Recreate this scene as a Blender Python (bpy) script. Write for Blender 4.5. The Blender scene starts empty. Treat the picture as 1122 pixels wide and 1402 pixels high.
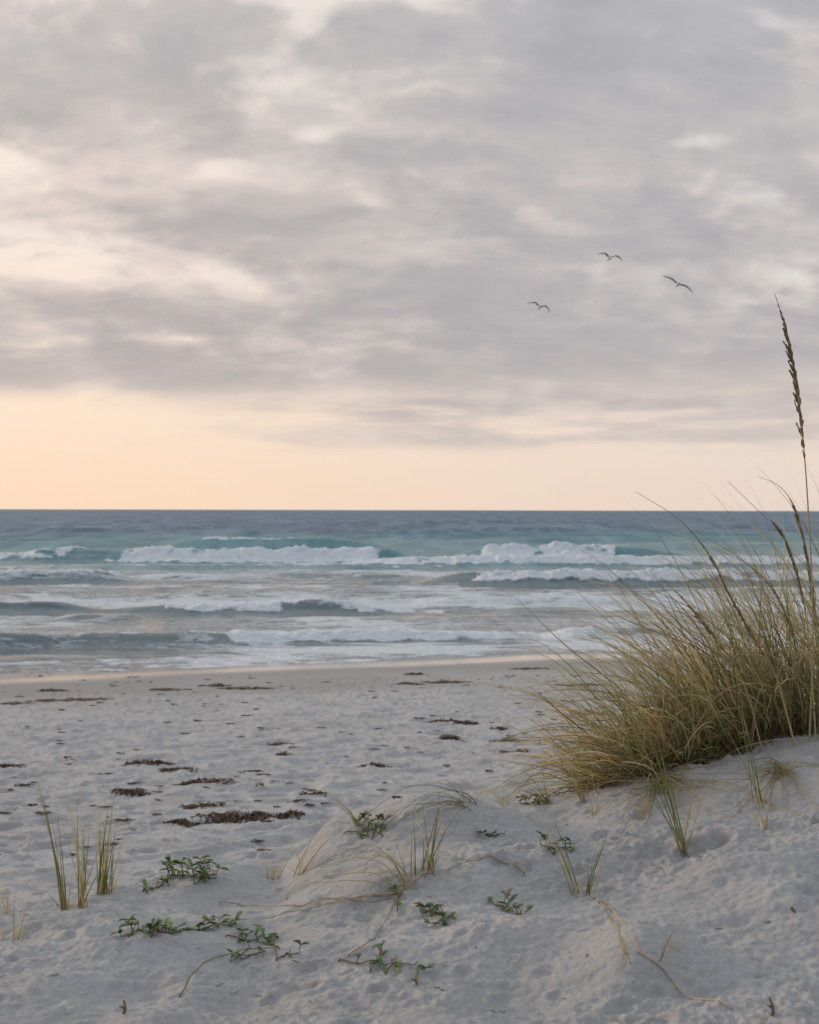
import bpy, bmesh, math, random
import numpy as np
from mathutils import Vector, Matrix, Euler

S = bpy.context.scene
COL = S.collection
R = math.radians
rng = np.random.default_rng(11)
random.seed(11)

# ------------------------------------------------------------------ camera
CAM = Vector((0.0, 0.0, 3.0))
cam_d = bpy.data.cameras.new('camera')
cam_o = bpy.data.objects.new('camera', cam_d)
COL.objects.link(cam_o)
cam_d.sensor_fit = 'VERTICAL'
cam_d.sensor_height = 36.0
cam_d.sensor_width = 36.0
cam_d.lens = 50.0
cam_d.clip_start = 0.05
cam_d.clip_end = 20000.0
cam_o.matrix_world = (Matrix.Translation(CAM) @ Matrix.Rotation(R(90 - 0.09), 4, 'X')
                      @ Matrix.Rotation(R(0.13), 4, 'Z'))
cam_d.dof.use_dof = True
cam_d.dof.focus_distance = 5.8
cam_d.dof.aperture_fstop = 6.3
S.camera = cam_o
CM = cam_o.matrix_world.copy()
FPX = 50.0 / 36.0 * 1402.0

# ------------------------------------------------------------------ colour management
S.view_settings.view_transform = 'Standard'
S.view_settings.look = 'None'
S.view_settings.exposure = 0.0
S.view_settings.gamma = 1.0
S.view_settings.use_curve_mapping = False
try:
    S.cycles.max_bounces = 6
    S.cycles.diffuse_bounces = 3
    S.cycles.transparent_max_bounces = 6
    S.cycles.caustics_reflective = False
    S.cycles.caustics_refractive = False
except Exception:
    pass


# ------------------------------------------------------------------ node helper
class NT:
    """small expression builder over a node tree"""
    def __init__(self, tree):
        self.t = tree

    def node(self, typ, **kw):
        n = self.t.nodes.new(typ)
        for k, v in kw.items():
            setattr(n, k, v)
        return n

    def link(self, a, b):
        self.t.links.new(a, b)

    def put(self, v, sock):
        if isinstance(v, E):
            v = v.s
        if isinstance(v, bpy.types.NodeSocket):
            self.t.links.new(v, sock)
        else:
            sock.default_value = v

    def m(self, op, a, b=None, c=None, clamp=False):
        n = self.node('ShaderNodeMath', operation=op)
        n.use_clamp = clamp
        self.put(a, n.inputs[0])
        if b is not None:
            self.put(b, n.inputs[1])
        if c is not None:
            self.put(c, n.inputs[2])
        return E(self, n.outputs[0])

    def mr(self, v, a, b, c=0.0, d=1.0, smooth=True):
        n = self.node('ShaderNodeMapRange')
        n.interpolation_type = 'SMOOTHSTEP' if smooth else 'LINEAR'
        n.clamp = True
        self.put(v, n.inputs['Value'])
        for nm, x in (('From Min', a), ('From Max', b), ('To Min', c), ('To Max', d)):
            self.put(x, n.inputs[nm])
        return E(self, n.outputs[0])

    def mix(self, f, a, b, blend='MIX'):
        n = self.node('ShaderNodeMix', data_type='RGBA', blend_type=blend)
        n.clamp_factor = True
        self.put(f, n.inputs[0])
        for v, sk in ((a, n.inputs[6]), (b, n.inputs[7])):
            if isinstance(v, tuple):
                v = (*v, 1.0) if len(v) == 3 else v
            self.put(v, sk)
        return E(self, n.outputs[2])

    def xyz(self, x, y, z):
        n = self.node('ShaderNodeCombineXYZ')
        for i, v in enumerate((x, y, z)):
            self.put(v, n.inputs[i])
        return E(self, n.outputs[0])

    def noise(self, vec, scale, detail=4, rough=0.5, dist=0.0, lac=2.0):
        n = self.node('ShaderNodeTexNoise')
        self.put(vec, n.inputs['Vector'])
        n.inputs['Scale'].default_value = scale
        n.inputs['Detail'].default_value = detail
        n.inputs['Roughness'].default_value = rough
        n.inputs['Lacunarity'].default_value = lac
        n.inputs['Distortion'].default_value = dist
        return E(self, n.outputs['Fac'])


class E:
    def __init__(self, nt, s):
        self.n, self.s = nt, s

    def __add__(self, o): return self.n.m('ADD', self, o)
    __radd__ = __add__
    def __sub__(self, o): return self.n.m('SUBTRACT', self, o)
    def __rsub__(self, o): return self.n.m('SUBTRACT', o, self)
    def __mul__(self, o): return self.n.m('MULTIPLY', self, o)
    __rmul__ = __mul__
    def __truediv__(self, o): return self.n.m('DIVIDE', self, o)
    def clamp(self): return self.n.m('ADD', self, 0.0, clamp=True)


# ------------------------------------------------------------------ sky (world) and sun
SUN_AZ, SUN_EL = R(-62), R(10)        # low sun behind thin cloud, left of the frame
W = bpy.data.worlds.new('World')
S.world = W
W.use_nodes = True
wt = W.node_tree
wt.nodes.clear()
n = NT(wt)
tc = n.node('ShaderNodeTexCoord')
sep = n.node('ShaderNodeSeparateXYZ')
n.link(tc.outputs['Generated'], sep.inputs[0])
dx, dy, dz = (E(n, sep.outputs[i]) for i in range(3))
hz = n.m('SQRT', dx * dx + dy * dy)
el = n.m('ARCTAN2', dz, hz)
az = n.m('ARCTAN2', dx, dy)
elp = n.m('MAXIMUM', dz, 0.0)
den = elp + 0.30
cx, cy = dx / den, dy / den
w1 = n.noise(n.xyz(cx + 3.1, cy, 0.0), 1.6, 4, 0.55)
w2 = n.noise(n.xyz(cx, cy + 7.7, 2.0), 1.6, 4, 0.55)
wx, wy = cx + (w1 - 0.5) * 0.22, (cy + (w2 - 0.5) * 0.18) * 1.30
big = n.noise(n.xyz(wx, wy * 0.9, 0.0), 3.0, 8, 0.56)
fine = n.noise(n.xyz(wx, wy * 0.9, 5.0), 9.5, 7, 0.58)
big_l = n.noise(n.xyz(wx - 0.05, wy * 0.9 + 0.03, 0.0), 3.0, 8, 0.56)
fine_l = n.noise(n.xyz(wx - 0.025, wy * 0.9 + 0.012, 5.0), 9.5, 7, 0.58)


def puffs(v, scale):
    vo = n.node('ShaderNodeTexVoronoi', feature='F1', voronoi_dimensions='2D')
    n.put(v, vo.inputs['Vector'])
    vo.inputs['Scale'].default_value = scale
    vo.inputs['Detail'].default_value = 2.0
    vo.inputs['Roughness'].default_value = 0.55
    return 1.0 - E(n, vo.outputs['Distance'])


puf = puffs(n.xyz(wx + (fine - 0.5) * 0.05, wy + (big - 0.5) * 0.08, 0.7), 5.0)
puf_l = puffs(n.xyz(wx - 0.03 + (fine_l - 0.5) * 0.05, wy + 0.035 + (big - 0.5) * 0.08, 0.7), 5.0)
streak = n.noise(n.xyz(az * 5.0, el * 30.0, 1.3), 1.0, 7, 0.6)


def blob(px, py, sx, sy, amp):
    a0, e0 = math.atan((px - 561) / 1947.0), math.atan((698 - py) / 1947.0)
    u = (az - a0) * (1947.0 / sx)
    v = (el - e0) * (1947.0 / sy)
    return n.m('EXPONENT', (u * u + v * v) * -1.0) * amp


right = n.mr(az, -0.30, 0.26)
dens = big * 0.68 + fine * 0.19 + streak * 0.04 + (puf - 0.55) * 0.09 + right * 0.022 + 0.092
for b in ((-5, 262, 65, 48, -0.13), (60, 10, 150, 34, -0.10), (90, 62, 60, 16, -0.08),
          (440, 186, 48, 13, -0.20), (300, 235, 34, 18, -0.08), (955, 203, 50, 15, -0.22), (1080, 175, 50, 12, -0.08),
          (110, 385, 110, 12, -0.12), (220, 467, 120, 7, -0.17), (310, 382, 60, 12, -0.09), (200, 295, 40, 14, -0.08),
          (580, 345, 60, 12, -0.07), (1075, 50, 50, 16, -0.09), (900, 38, 80, 14, -0.07), (1060, -16, 200, 26, -0.05),
          (420, -20, 330, 30, -0.16), (40, 330, 90, 12, -0.08), (30, 185, 70, 18, 0.05),
          (560, 80, 240, 50, 0.08), (210, 130, 130, 55, 0.14), (40, 108, 80, 28, 0.15), (170, 290, 110, 24, 0.06), (760, 60, 70, 30, 0.06),
          (250, 430, 360, 24, 0.15), (200, 512, 460, 24, 0.18), (800, 330, 320, 120, 0.10), (760, 490, 460, 44, 0.14), (330, 320, 200, 50, 0.05)):
    dens = dens + blob(*b[:4], b[4] * (0.62 if b[4] < 0 else 1.0))
edge = el + (streak - 0.5) * 0.020 + right * 0.004
deck = n.mr(edge, 0.066 - right * 0.012, 0.090 + right * 0.022)
cover = n.mr(dens, 0.395, 0.52) * deck
# low thin bars of cloud under the edge of the deck, mostly to the right
low = n.noise(n.xyz(az * 7.0 + 1.7, el * 62.0, 0.4), 1.0, 6, 0.6)
lowband = n.mr(az, -0.24, 0.02) * n.mr(el, 0.036, 0.050) * n.mr(el, 0.064, 0.095, 1.0, 0.0)
cover_low = n.mr(low + right * 0.10, 0.44, 0.66) * lowband
# clear sky behind the clouds
sky = n.node('ShaderNodeTexSky', sky_type='NISHITA')
sky.sun_disc = False
sky.sun_elevation = SUN_EL
sky.sun_rotation = SUN_AZ
sky.air_density = 1.4
sky.dust_density = 3.0
sky_c = n.mix(1.0, E(n, sky.outputs[0]), (0.05, 0.05, 0.05), 'MULTIPLY')
glow_h = n.mix(n.mr(az, -0.30, 0.30), (1.10, 0.815, 0.60), (0.92, 0.765, 0.66))
glow_m = n.mix(n.mr(az, -0.30, 0.30), (1.10, 0.865, 0.69), (0.94, 0.80, 0.70))
glow_t = n.mix(n.mr(az, -0.34, 0.22), (1.06, 0.91, 0.81), (0.80, 0.77, 0.76))
veil = n.mix(n.mr(el, 0.0, 0.075), glow_h, glow_m)
veil = n.mix(n.mr(el, 0.07, 0.20), veil, glow_t)
veil = n.mix(n.mr(el, 0.36, 0.9), veil, (0.98, 1.07, 1.20))
clear = n.mix(0.12, veil, sky_c)
# the clouds: lilac grey bellies, paler where thin or towards the sun
thick = n.mr(dens, 0.46, 0.68)
belly = n.mix(n.mr(az, -0.33, 0.20), (0.50, 0.445, 0.435), (0.445, 0.432, 0.448))
pale = n.mix(n.mr(az, -0.33, 0.25), (0.78, 0.67, 0.61), (0.60, 0.555, 0.545))
mott = n.noise(n.xyz(wx + 9.0, wy * 1.2, 3.0), 4.0, 8, 0.56)
cloud = n.mix((thick * 0.75 + n.mr(mott, 0.36, 0.66) * 0.55 - 0.12).clamp(), pale, belly)
cloud = n.mix(n.mr(el, 0.20, 0.34) * 0.55, cloud, (0.41, 0.43, 0.46))
lit = (big_l - big) * 1.3 + (fine_l - fine) * 0.35 + (puf_l - puf) * 0.22 - n.mr(el, 0.19, 0.11, 0.0, 0.10) - right * 0.06
cloud = n.mix(n.mr(lit, 0.0, 0.30) * 0.50, cloud, (0.90, 0.77, 0.69))
cloud = n.mix(n.mr(lit, 0.0, -0.30) * 0.45, cloud, (0.37, 0.365, 0.39))
cloud = n.mix(n.mr(el, 0.06, 0.13, 0.35, 0.0), cloud, (0.62, 0.53, 0.49))
cloud = n.mix(n.mr(el, 0.38, 0.75), cloud, (0.98, 1.07, 1.20))
out = n.mix((cover + cover_low * 0.75).clamp() * 0.95, clear, cloud)
# the sky behind the photographer is the dusky side
back = n.mr(dy, 0.25, -0.6)
out = n.mix(back * 0.85, out, (0.44, 0.48, 0.56))
out = n.mix(n.mr(dz, 0.0, -0.15), out, (0.30, 0.30, 0.30))
bg = n.node('ShaderNodeBackground')
n.put(out, bg.inputs['Color'])
bg.inputs['Strength'].default_value = 1.0
wo = n.node('ShaderNodeOutputWorld')
n.link(bg.outputs[0], wo.inputs['Surface'])

sun_d = bpy.data.lights.new('sun', 'SUN')
sun_d.energy = 2.4
sun_d.angle = R(11)
sun_d.color = (1.0, 0.77, 0.55)
sun_o = bpy.data.objects.new('sun', sun_d)
COL.objects.link(sun_o)
sv = Vector((math.sin(SUN_AZ) * math.cos(SUN_EL), math.cos(SUN_AZ) * math.cos(SUN_EL), math.sin(SUN_EL)))
sun_o.rotation_euler = sv.to_track_quat('Z', 'Y').to_euler()


# ------------------------------------------------------------------ numpy noise
def _h(ix, iy, seed):
    h = (ix.astype(np.uint32) * np.uint32(374761393) + iy.astype(np.uint32) * np.uint32(668265263)
         + np.uint32((seed * 974634777 + 12345) & 0xffffffff))
    h = (h ^ (h >> np.uint32(13))) * np.uint32(1274126177)
    h = (h ^ (h >> np.uint32(16))) * np.uint32(2246822519)
    return (h ^ (h >> np.uint32(15))).astype(np.float32) * np.float32(1 / 4294967296.0)


def pn(x, y, seed=0):
    """gradient noise, about -1..1"""
    x = np.asarray(x, np.float64); y = np.asarray(y, np.float64)
    fx, fy = np.floor(x), np.floor(y)
    ix, iy = fx.astype(np.int64), fy.astype(np.int64)
    u, v = (x - fx).astype(np.float32), (y - fy).astype(np.float32)
    su, sv_ = u * u * u * (u * (u * 6 - 15) + 10), v * v * v * (v * (v * 6 - 15) + 10)
    res = []
    for j in (0, 1):
        row = []
        for i in (0, 1):
            a = _h(ix + i, iy + j, seed) * np.float32(2 * math.pi)
            row.append(np.cos(a) * (u - i) + np.sin(a) * (v - j))
        res.append(row[0] + (row[1] - row[0]) * su)
    return (res[0] + (res[1] - res[0]) * sv_) * 1.5


def fbm(x, y, octv=4, gain=0.5, seed=0):
    s, a, f = 0, 1.0, 1.0
    for k in range(octv):
        s = s + a * pn(x * f + 17.3 * k, y * f - 9.1 * k, seed + k)
        a *= gain; f *= 2.03
    return s


def sst(a, b, x):
    t = np.clip((x - a) / (b - a), 0, 1)
    return t * t * (3 - 2 * t)


def bump1(x, a, b, ra, rb=None):
    rb = ra if rb is None else rb
    return sst(a - ra, a, x) * (1 - sst(b, b + rb, x))


def dents(x, y, cell, seed, prob, rad, depth, aspect=1.0):
    """scattered foot-sized hollows with a raised rim"""
    gx, gy = np.floor(x / cell).astype(np.int64), np.floor(y / cell).astype(np.int64)
    out = np.zeros(np.shape(x), np.float32)
    for j in (-1, 0, 1):
        for i in (-1, 0, 1):
            cx_, cy_ = gx + i, gy + j
            px_ = (cx_ + _h(cx_, cy_, seed)) * cell
            py_ = (cy_ + _h(cx_, cy_, seed + 1)) * cell
            on = _h(cx_, cy_, seed + 2) < prob
            sz = rad * (0.55 + 0.9 * _h(cx_, cy_, seed + 3))
            an = (_h(cx_, cy_, seed + 4) - 0.5) * 1.6
            ux, uy = x - px_, (y - py_)
            ru = (ux * np.cos(an) + uy * np.sin(an)) / (sz * aspect)
            rv = (-ux * np.sin(an) + uy * np.cos(an)) / sz
            r2 = ru * ru + rv * rv
            k = (-np.exp(-r2 * 1.4) + 0.55 * np.exp(-(np.sqrt(r2) - 1.35) ** 2 * 5.0) * (0.5 + 0.5 * np.cos(np.arctan2(rv, ru) - an * 3)))
            out += np.where(on, k * depth * (0.5 + _h(cx_, cy_, seed + 5)), 0)
    return out


# ------------------------------------------------------------------ terrain
def shore_y(x):
    return 28.3 + 0.385 * np.clip(x, -60, 60)


# dune crest: photo column, distance, photo row where the sand edge is seen
crest = [(-700, 4.2, 1275), (-200, 4.2, 1262), (0, 4.25, 1252), (90, 4.35, 1243), (165, 4.45, 1226), (260, 4.6, 1208),
         (400, 4.85, 1192), (440, 4.93, 1164), (490, 5.0, 1142), (570, 5.05, 1122), (650, 5.1, 1104), (760, 5.2, 1096),
         (860, 5.25, 1070), (940, 5.3, 1044), (1020, 5.35, 1026), (1122, 5.42, 1008), (1300, 5.6, 985), (1800, 6.0, 955)]
_cx = np.array([(p - 561) / FPX * d for p, d, r in crest])
_cy = np.array([d for p, d, r in crest])
_cz = np.array([3.0 - (r - 698) / FPX * d for p, d, r in crest])
_gx = np.linspace(-12, 12, 2401)
_k = np.exp(-np.linspace(-2, 2, 13) ** 2); _k /= _k.sum()


def _smooth(v):
    return np.convolve(np.pad(np.interp(_gx, _cx, v), 6, mode='edge'), _k, mode='valid')


_gy, _gz = _smooth(_cy), _smooth(_cz)


def ground_z(x, y):
    x = np.asarray(x, np.float64); y = np.asarray(y, np.float64)
    # beach and sea bed
    s = shore_y(x) - y
    zb = np.where(s > 0, 0.036 * s, np.maximum(0.045 * s, -3.5))
    dry = sst(0.06, 0.22, zb)
    far = y > 45
    det = np.where(far, 0, 1)
    zb = zb + det * (0.035 * fbm(x * 0.30, y * 0.55, 3, 0.5, 3) * dry)
    zb = zb + det * dry * (0.010 * fbm(x * 1.6, y * 2.6, 3, 0.55, 9)
                           + dents(x, y, 0.42, 21, 0.70, 0.085, 0.034, 2.2) * (0.15 + 0.85 * sst(0.20, 0.48, zb))
                           + dents(x + 3, y + 5, 0.17, 31, 0.65, 0.032, 0.026, 1.8)
                           + 0.009 * pn(x * 7, y * 13, 40)
                           + 0.008 * np.abs(pn(x * 19, y * 27, 41)))
    # dune
    yc, zc = np.interp(x, _gx, _gy), np.interp(x, _gx, _gz)
    wob = 0.05 * fbm(x * 2.2, x * 0 + 3.3, 3, 0.55, 50)
    yc = yc + wob
    zf = 1.80 + 0.045 * np.clip(x, -4, 4)
    v = np.clip((yc - y) / np.maximum(yc - 3.0, 0.3), 0, 3)
    g = sst(0.0, 1.1, v)
    zd = zc + (zf - zc) * g - 0.03 * np.clip(v - 1.1, 0, 3)
    bk = np.maximum(y - yc, 0)
    zd = zd - 0.62 * (np.sqrt(bk * bk + 0.45 ** 2) - 0.45)
    q = np.hypot(x, y)
    near = 1 - sst(7, 11, q)
    rough = 0.55 + 0.75 * sst(-0.3, 0.5, fbm(x * 1.1, y * 1.1, 2, 0.5, 60)) * (0.4 + 0.6 * sst(-0.5, 0.6, x))
    nd = (0.034 * fbm(x * 1.5 + 4, y * 1.9, 3, 0.5, 70)
          + rough * (0.011 * fbm(x * 4.6, y * 7.5, 3, 0.5, 80) + 0.0058 * pn(x * 20, y * 32, 84) + 0.0050 * pn(x * 48, y * 66, 88) + 0.003 * np.abs(pn(x * 90, y * 110, 89)))
          + rough * dents(x, y, 0.33, 91, 0.30, 0.045, 0.017, 1.6)
          + rough * dents(x, y, 0.10, 96, 0.5, 0.020, 0.012, 1.4))
    zd = zd + near * nd

    def mound(mx, my, sx, sy, h):
        return h * np.exp(-((x - mx) / sx) ** 2 - ((y - my) / sy) ** 2)
    zd = zd + mound(0.585, 3.60, 0.13, 0.14, 0.085) - mound(0.70, 3.42, 0.10, 0.07, 0.035) \
        + 0.115 * sst(-0.46, -0.25, x - 0.12 * (y - 4.8)) * (1 - sst(0.0, 0.55, x)) * np.exp(-((y - 4.82) / 0.26) ** 2) + mound(0.34, 4.35, 0.26, 0.16, 0.06) + mound(0.02, 4.25, 0.22, 0.14, 0.045) - mound(-0.15, 4.1, 0.2, 0.15, 0.03) \
        + mound(-0.9, 3.95, 0.25, 0.12, 0.03) - mound(-0.75, 3.62, 0.16, 0.10, 0.035) + mound(0.95, 4.1, 0.3, 0.16, 0.03)
    zb_, zd_ = zb, zd
    k = 0.12
    h = np.clip(0.5 + 0.5 * (zd_ - zb_) / k, 0, 1)
    z = zb_ * (1 - h) + zd_ * h + k * h * (1 - h)
    return z


def ray(px, py):
    v = CM.to_3x3() @ Vector(((px - 561) / FPX, -(py - 701) / FPX, -1.0))
    return v / v.y


def at(px, py, d):
    """world point seen at a photo pixel, at distance d along the view"""
    v = ray(px, py)
    return CAM + v * d


def on_ground(px, py):
    v = ray(px, py)
    t = np.concatenate([np.arange(1.6, 8, 0.004), np.arange(8, 60, 0.02)])
    g = ground_z(v.x * t, v.y * t)
    hit = np.nonzero(CAM.z + v.z * t <= g)[0]
    i = hit[0] if len(hit) else len(t) - 1
    return Vector((v.x * t[i], v.y * t[i], float(g[i])))


def gz(x, y):
    return float(ground_z(np.array([x]), np.array([y]))[0])


# ------------------------------------------------------------------ object helpers
def new_mesh(name, co, faces, mat=None, attrs=None, smooth=True):
    me = bpy.data.meshes.new(name)
    co = np.asarray(co, np.float32)
    faces = np.asarray(faces, np.int32)
    nf, k = faces.shape
    me.vertices.add(len(co)); me.vertices.foreach_set('co', co.ravel())
    me.loops.add(nf * k); me.loops.foreach_set('vertex_index', faces.ravel())
    me.polygons.add(nf); me.polygons.foreach_set('loop_start', np.arange(nf, dtype=np.int32) * k)
    me.update(calc_edges=True)
    me.polygons.foreach_set('use_smooth', np.full(nf, smooth, bool))
    for nm, a in (attrs or {}).items():
        a = np.asarray(a, np.float32)
        if a.ndim == 1:
            at_ = me.attributes.new(nm, 'FLOAT', 'POINT'); at_.data.foreach_set('value', a)
        else:
            at_ = me.attributes.new(nm, 'FLOAT_COLOR', 'POINT')
            at_.data.foreach_set('color', np.concatenate([a, np.ones((len(a), 1), np.float32)], 1).ravel())
    if mat:
        me.materials.append(mat)
    me.validate()
    return me


def link(name, data, parent=None, loc=None):
    o = bpy.data.objects.new(name, data)
    COL.objects.link(o)
    if parent:
        o.parent = parent
    if loc is not None:
        o.location = loc
    return o


def tag(o, label=None, cat=None, group=None, kind=None):
    if label: o['label'] = label
    if cat: o['category'] = cat
    if group: o['group'] = group
    if kind: o['kind'] = kind
    return o


def thing(name, label, cat, loc, group=None):
    return tag(link(name, None, None, loc), label, cat, group)


def grid_faces(nr, nc, wrap=False):
    i = np.arange(nr - 1)[:, None]
    j = np.arange(nc if wrap else nc - 1)[None, :]
    j2 = (j + 1) % nc
    a = i * nc + j; b = i * nc + j2; c = (i + 1) * nc + j2; d = (i + 1) * nc + j
    return np.stack([a, b, c, d], -1).reshape(-1, 4)


# ------------------------------------------------------------------ materials
def mat(name):
    m = bpy.data.materials.new(name)
    m.use_nodes = True
    t = m.node_tree
    t.nodes.clear()
    e = NT(t)
    p = e.node('ShaderNodeBsdfPrincipled')
    o = e.node('ShaderNodeOutputMaterial')
    e.link(p.outputs[0], o.inputs['Surface'])
    return m, e, p, o


def attr(e, nm, out='Fac'):
    a = e.node('ShaderNodeAttribute', attribute_name=nm)
    return E(e, a.outputs[out])


def bumpn(e, h, strength, dist, normal=None):
    b = e.node('ShaderNodeBump')
    e.put(h, b.inputs['Height'])
    e.put(strength, b.inputs['Strength'])
    b.inputs['Distance'].default_value = dist
    if normal is not None:
        e.link(normal, b.inputs['Normal'])
    return b.outputs[0]


def sand_material():
    m, e, p, o = mat('sand')
    g = e.node('ShaderNodeNewGeometry')
    pos = E(e, g.outputs['Position'])
    wet, damp = attr(e, 'wet'), attr(e, 'damp')
    n1 = e.noise(pos, 2.2, 6, 0.6)
    n2 = e.noise(pos, 46.0, 4, 0.65)
    n3 = e.noise(pos, 420.0, 2, 0.6)
    c = e.mix(e.mr(n1, 0.3, 0.7), (0.378, 0.369, 0.356), (0.465, 0.455, 0.44))
    c = e.mix(e.mr(n2, 0.35, 0.72) * 0.35, c, (0.29, 0.26, 0.24))
    c = e.mix(e.mr(n3, 0.55, 0.72) * 0.45, c, (0.20, 0.165, 0.14))
    c = e.mix(damp, c, (0.29, 0.272, 0.255))
    c = e.mix(wet, c, (0.20, 0.17, 0.145))
    e.put(c, p.inputs['Base Color'])
    e.put(e.mr(wet, 0.0, 1.0, 0.9, 0.10, False), p.inputs['Roughness'])
    e.put(e.mr(wet, 0.0, 1.0, 0.15, 1.0, False), p.inputs['Specular IOR Level'])
    hgt = n2 * 0.7 + n3 * 0.3
    e.link(bumpn(e, hgt, e.mr(wet, 0.0, 0.7, 0.9, 0.0, False), 0.02), p.inputs['Normal'])
    return m


def water_material():
    m, e, p, o = mat('sea_water')
    g = e.node('ShaderNodeNewGeometry')
    sp = e.node('ShaderNodeSeparateXYZ')
    e.link(g.outputs['Position'], sp.inputs[0])
    X, Y, Z = (E(e, sp.outputs[i]) for i in range(3))
    foam, lace = attr(e, 'foam'), attr(e, 'lace')
    deep = attr(e, 'deep')          # 0 at the beach, 0.5 among the breakers, 1 far out
    # foam
    f1 = e.noise(e.xyz(X * 0.8, Y * 0.6, Z * 0.9), 1.6, 8, 0.66)
    f2 = e.noise(e.xyz(X * 0.35, Y * 1.1, 0.0), 0.9, 8, 0.66, 1.2)
    f3 = e.noise(e.xyz(X, Y, Z), 9.0, 4, 0.6)
    f5 = e.noise(e.xyz(X, Y, Z * 1.5), 2.4, 5, 0.6)
    fm = e.mr(foam + (f1 - 0.5) * 2.0, 0.36, 0.74)
    ridg = 1.0 - e.m('ABSOLUTE', (f2 - 0.5) * 5.0)
    lm = e.mr(ridg * 0.55 + lace * 0.95 + (f3 - 0.5) * 0.25, 0.75, 1.05)
    fm = e.m('MAXIMUM', fm, lm * 0.88)
    shal = e.mix(e.mr(deep, 0.0, 0.33), (0.088, 0.115, 0.115), (0.040, 0.082, 0.090))
    sw = e.noise(e.xyz(X * 0.30, Y * 0.050, 0.0), 1.0, 6, 0.62) * 0.45 + e.noise(e.xyz(X * 0.12, Y * 0.010, 3.0), 1.0, 6, 0.65) * 0.35 + e.noise(e.xyz(X * 0.7, Y * 0.14, 6.0), 1.0, 5, 0.6) * 0.2
    teal = e.mix(e.mr(sw, 0.42, 0.60), (0.045, 0.150, 0.165), (0.13, 0.25, 0.27))
    c = e.mix(e.mr(deep, 0.30, 0.47), shal, teal)
    far_c = e.mix(e.mr(sw, 0.43, 0.58), (0.028, 0.076, 0.122), (0.130, 0.195, 0.245))
    c = e.mix(e.mr(deep, 0.54, 0.84), c, far_c)
    c = e.mix(fm, c, e.mix(f5, (0.70, 0.75, 0.79), (0.93, 0.94, 0.94)))
    e.put(c, p.inputs['Base Color'])
    rg = e.mr(deep, 0.40, 0.60, 0.06, 0.40, False)
    e.put(e.mr(deep, 0.37, 0.54, 0.5, 0.10, False), p.inputs['Specular IOR Level'])
    e.put(e.m('MAXIMUM', rg, fm * 0.75), p.inputs['Roughness'])
    p.inputs['IOR'].default_value = 1.333
    b1 = e.noise(e.xyz(X * 0.45, Y, 0.0), 1.1, 6, 0.58)
    b2 = e.noise(e.xyz(X * 0.5, Y, 0.0), 5.5, 5, 0.6)
    bil = e.m('ABSOLUTE', f5 - 0.5) * 0.9 + e.m('ABSOLUTE', f3 - 0.5) * 0.35
    hgt = (b1 * 0.30 + b2 * 0.05) * e.mr(deep, 0.2, 0.7, 0.15, 1.0, False) + fm * bil * 1.1
    nb = bumpn(e, hgt, 0.8, 1.0)
    e.link(nb, p.inputs['Normal'])
    return m


def col_material(name, rough=0.6, transl=0.0, spec=0.3, vary=0.25, scale=60):
    m, e, p, o = mat(name)
    c = attr(e, 'col', 'Color')
    tcn = e.node('ShaderNodeTexCoord')
    nz = e.noise(E(e, tcn.outputs['Object']), scale, 4, 0.6)
    c2 = e.mix(1.0, c, e.mix(nz, (1 - vary, 1 - vary, 1 - vary), (1 + vary, 1 + vary, 1 + vary)), 'MULTIPLY')
    e.put(c2, p.inputs['Base Color'])
    p.inputs['Roughness'].default_value = rough
    p.inputs['Specular IOR Level'].default_value = spec
    if transl:
        tr = e.node('ShaderNodeBsdfTranslucent')
        e.put(c2, tr.inputs['Color'])
        mx = e.node('ShaderNodeMixShader')
        mx.inputs[0].default_value = transl
        e.link(p.outputs[0], mx.inputs[1]); e.link(tr.outputs[0], mx.inputs[2])
        e.link(mx.outputs[0], o.inputs['Surface'])
    return m


M_SAND = sand_material()
M_SEA = water_material()
M_GRASS = col_material('grass_blade', 0.55, 0.30, 0.35, 0.2)
M_STEM = col_material('dry_stem', 0.75, 0.0, 0.2, 0.3)
M_SEED = col_material('seed_husk', 0.75, 0.15, 0.2, 0.35, 90)
M_LEAF = col_material('succulent_leaf', 0.45, 0.15, 0.45, 0.25, 80)
M_WEED = col_material('dried_seaweed', 0.8, 0.0, 0.25, 0.45, 40)
M_BIRD = col_material('gull_feather', 0.7, 0.0, 0.25, 0.1, 20)
M_BEAK = col_material('gull_beak', 0.4, 0.0, 0.4, 0.1, 20)


# ------------------------------------------------------------------ the ground sheet
def build_ground():
    fine = np.linspace(R(-23), R(23), 940)
    wide = np.linspace(R(23), R(337), 150)[1:-1]
    th = np.concatenate([fine, wide])
    rr = [0.05, 0.4, 0.8, 1.2]
    r = 1.6
    while r < 6000:
        rr.append(r)
        if r < 2.7: r += 0.05
        elif r < 6.2: r += 0.0065
        elif r < 8.0: r += 0.03
        elif r < 36: r += r * r / (2.4 * 1422 * 1.6)
        else: r *= 1.12
    rr = np.array(rr)
    RR, TT = np.meshgrid(rr, th, indexing='ij')
    x, y = RR * np.sin(TT), RR * np.cos(TT)
    z = ground_z(x, y)
    co = np.stack([x, y, z], -1).reshape(-1, 3)
    zz = z.ravel(); xx = x.ravel(); yy = y.ravel()
    ed = 0.03 * fbm(xx * 0.25, yy * 0.3, 2, 0.5, 5)
    wet = 1 - sst(0.035, 0.085, zz + ed * 0.5)
    damp = 1 - sst(0.06, 0.32, zz + ed * 2.0)
    f = grid_faces(len(rr), len(th), True)[:, ::-1]
    me = new_mesh('ground', co, f, M_SAND, {'wet': wet, 'damp': damp})
    o = link('ground', me)
    tag(o, 'pale grey sand of the dune and the trodden beach running down to the sea', 'sand', None, 'structure')


build_ground()


# ------------------------------------------------------------------ the sea
def X_(px, Y):
    return (px - 561) / FPX * Y


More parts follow.
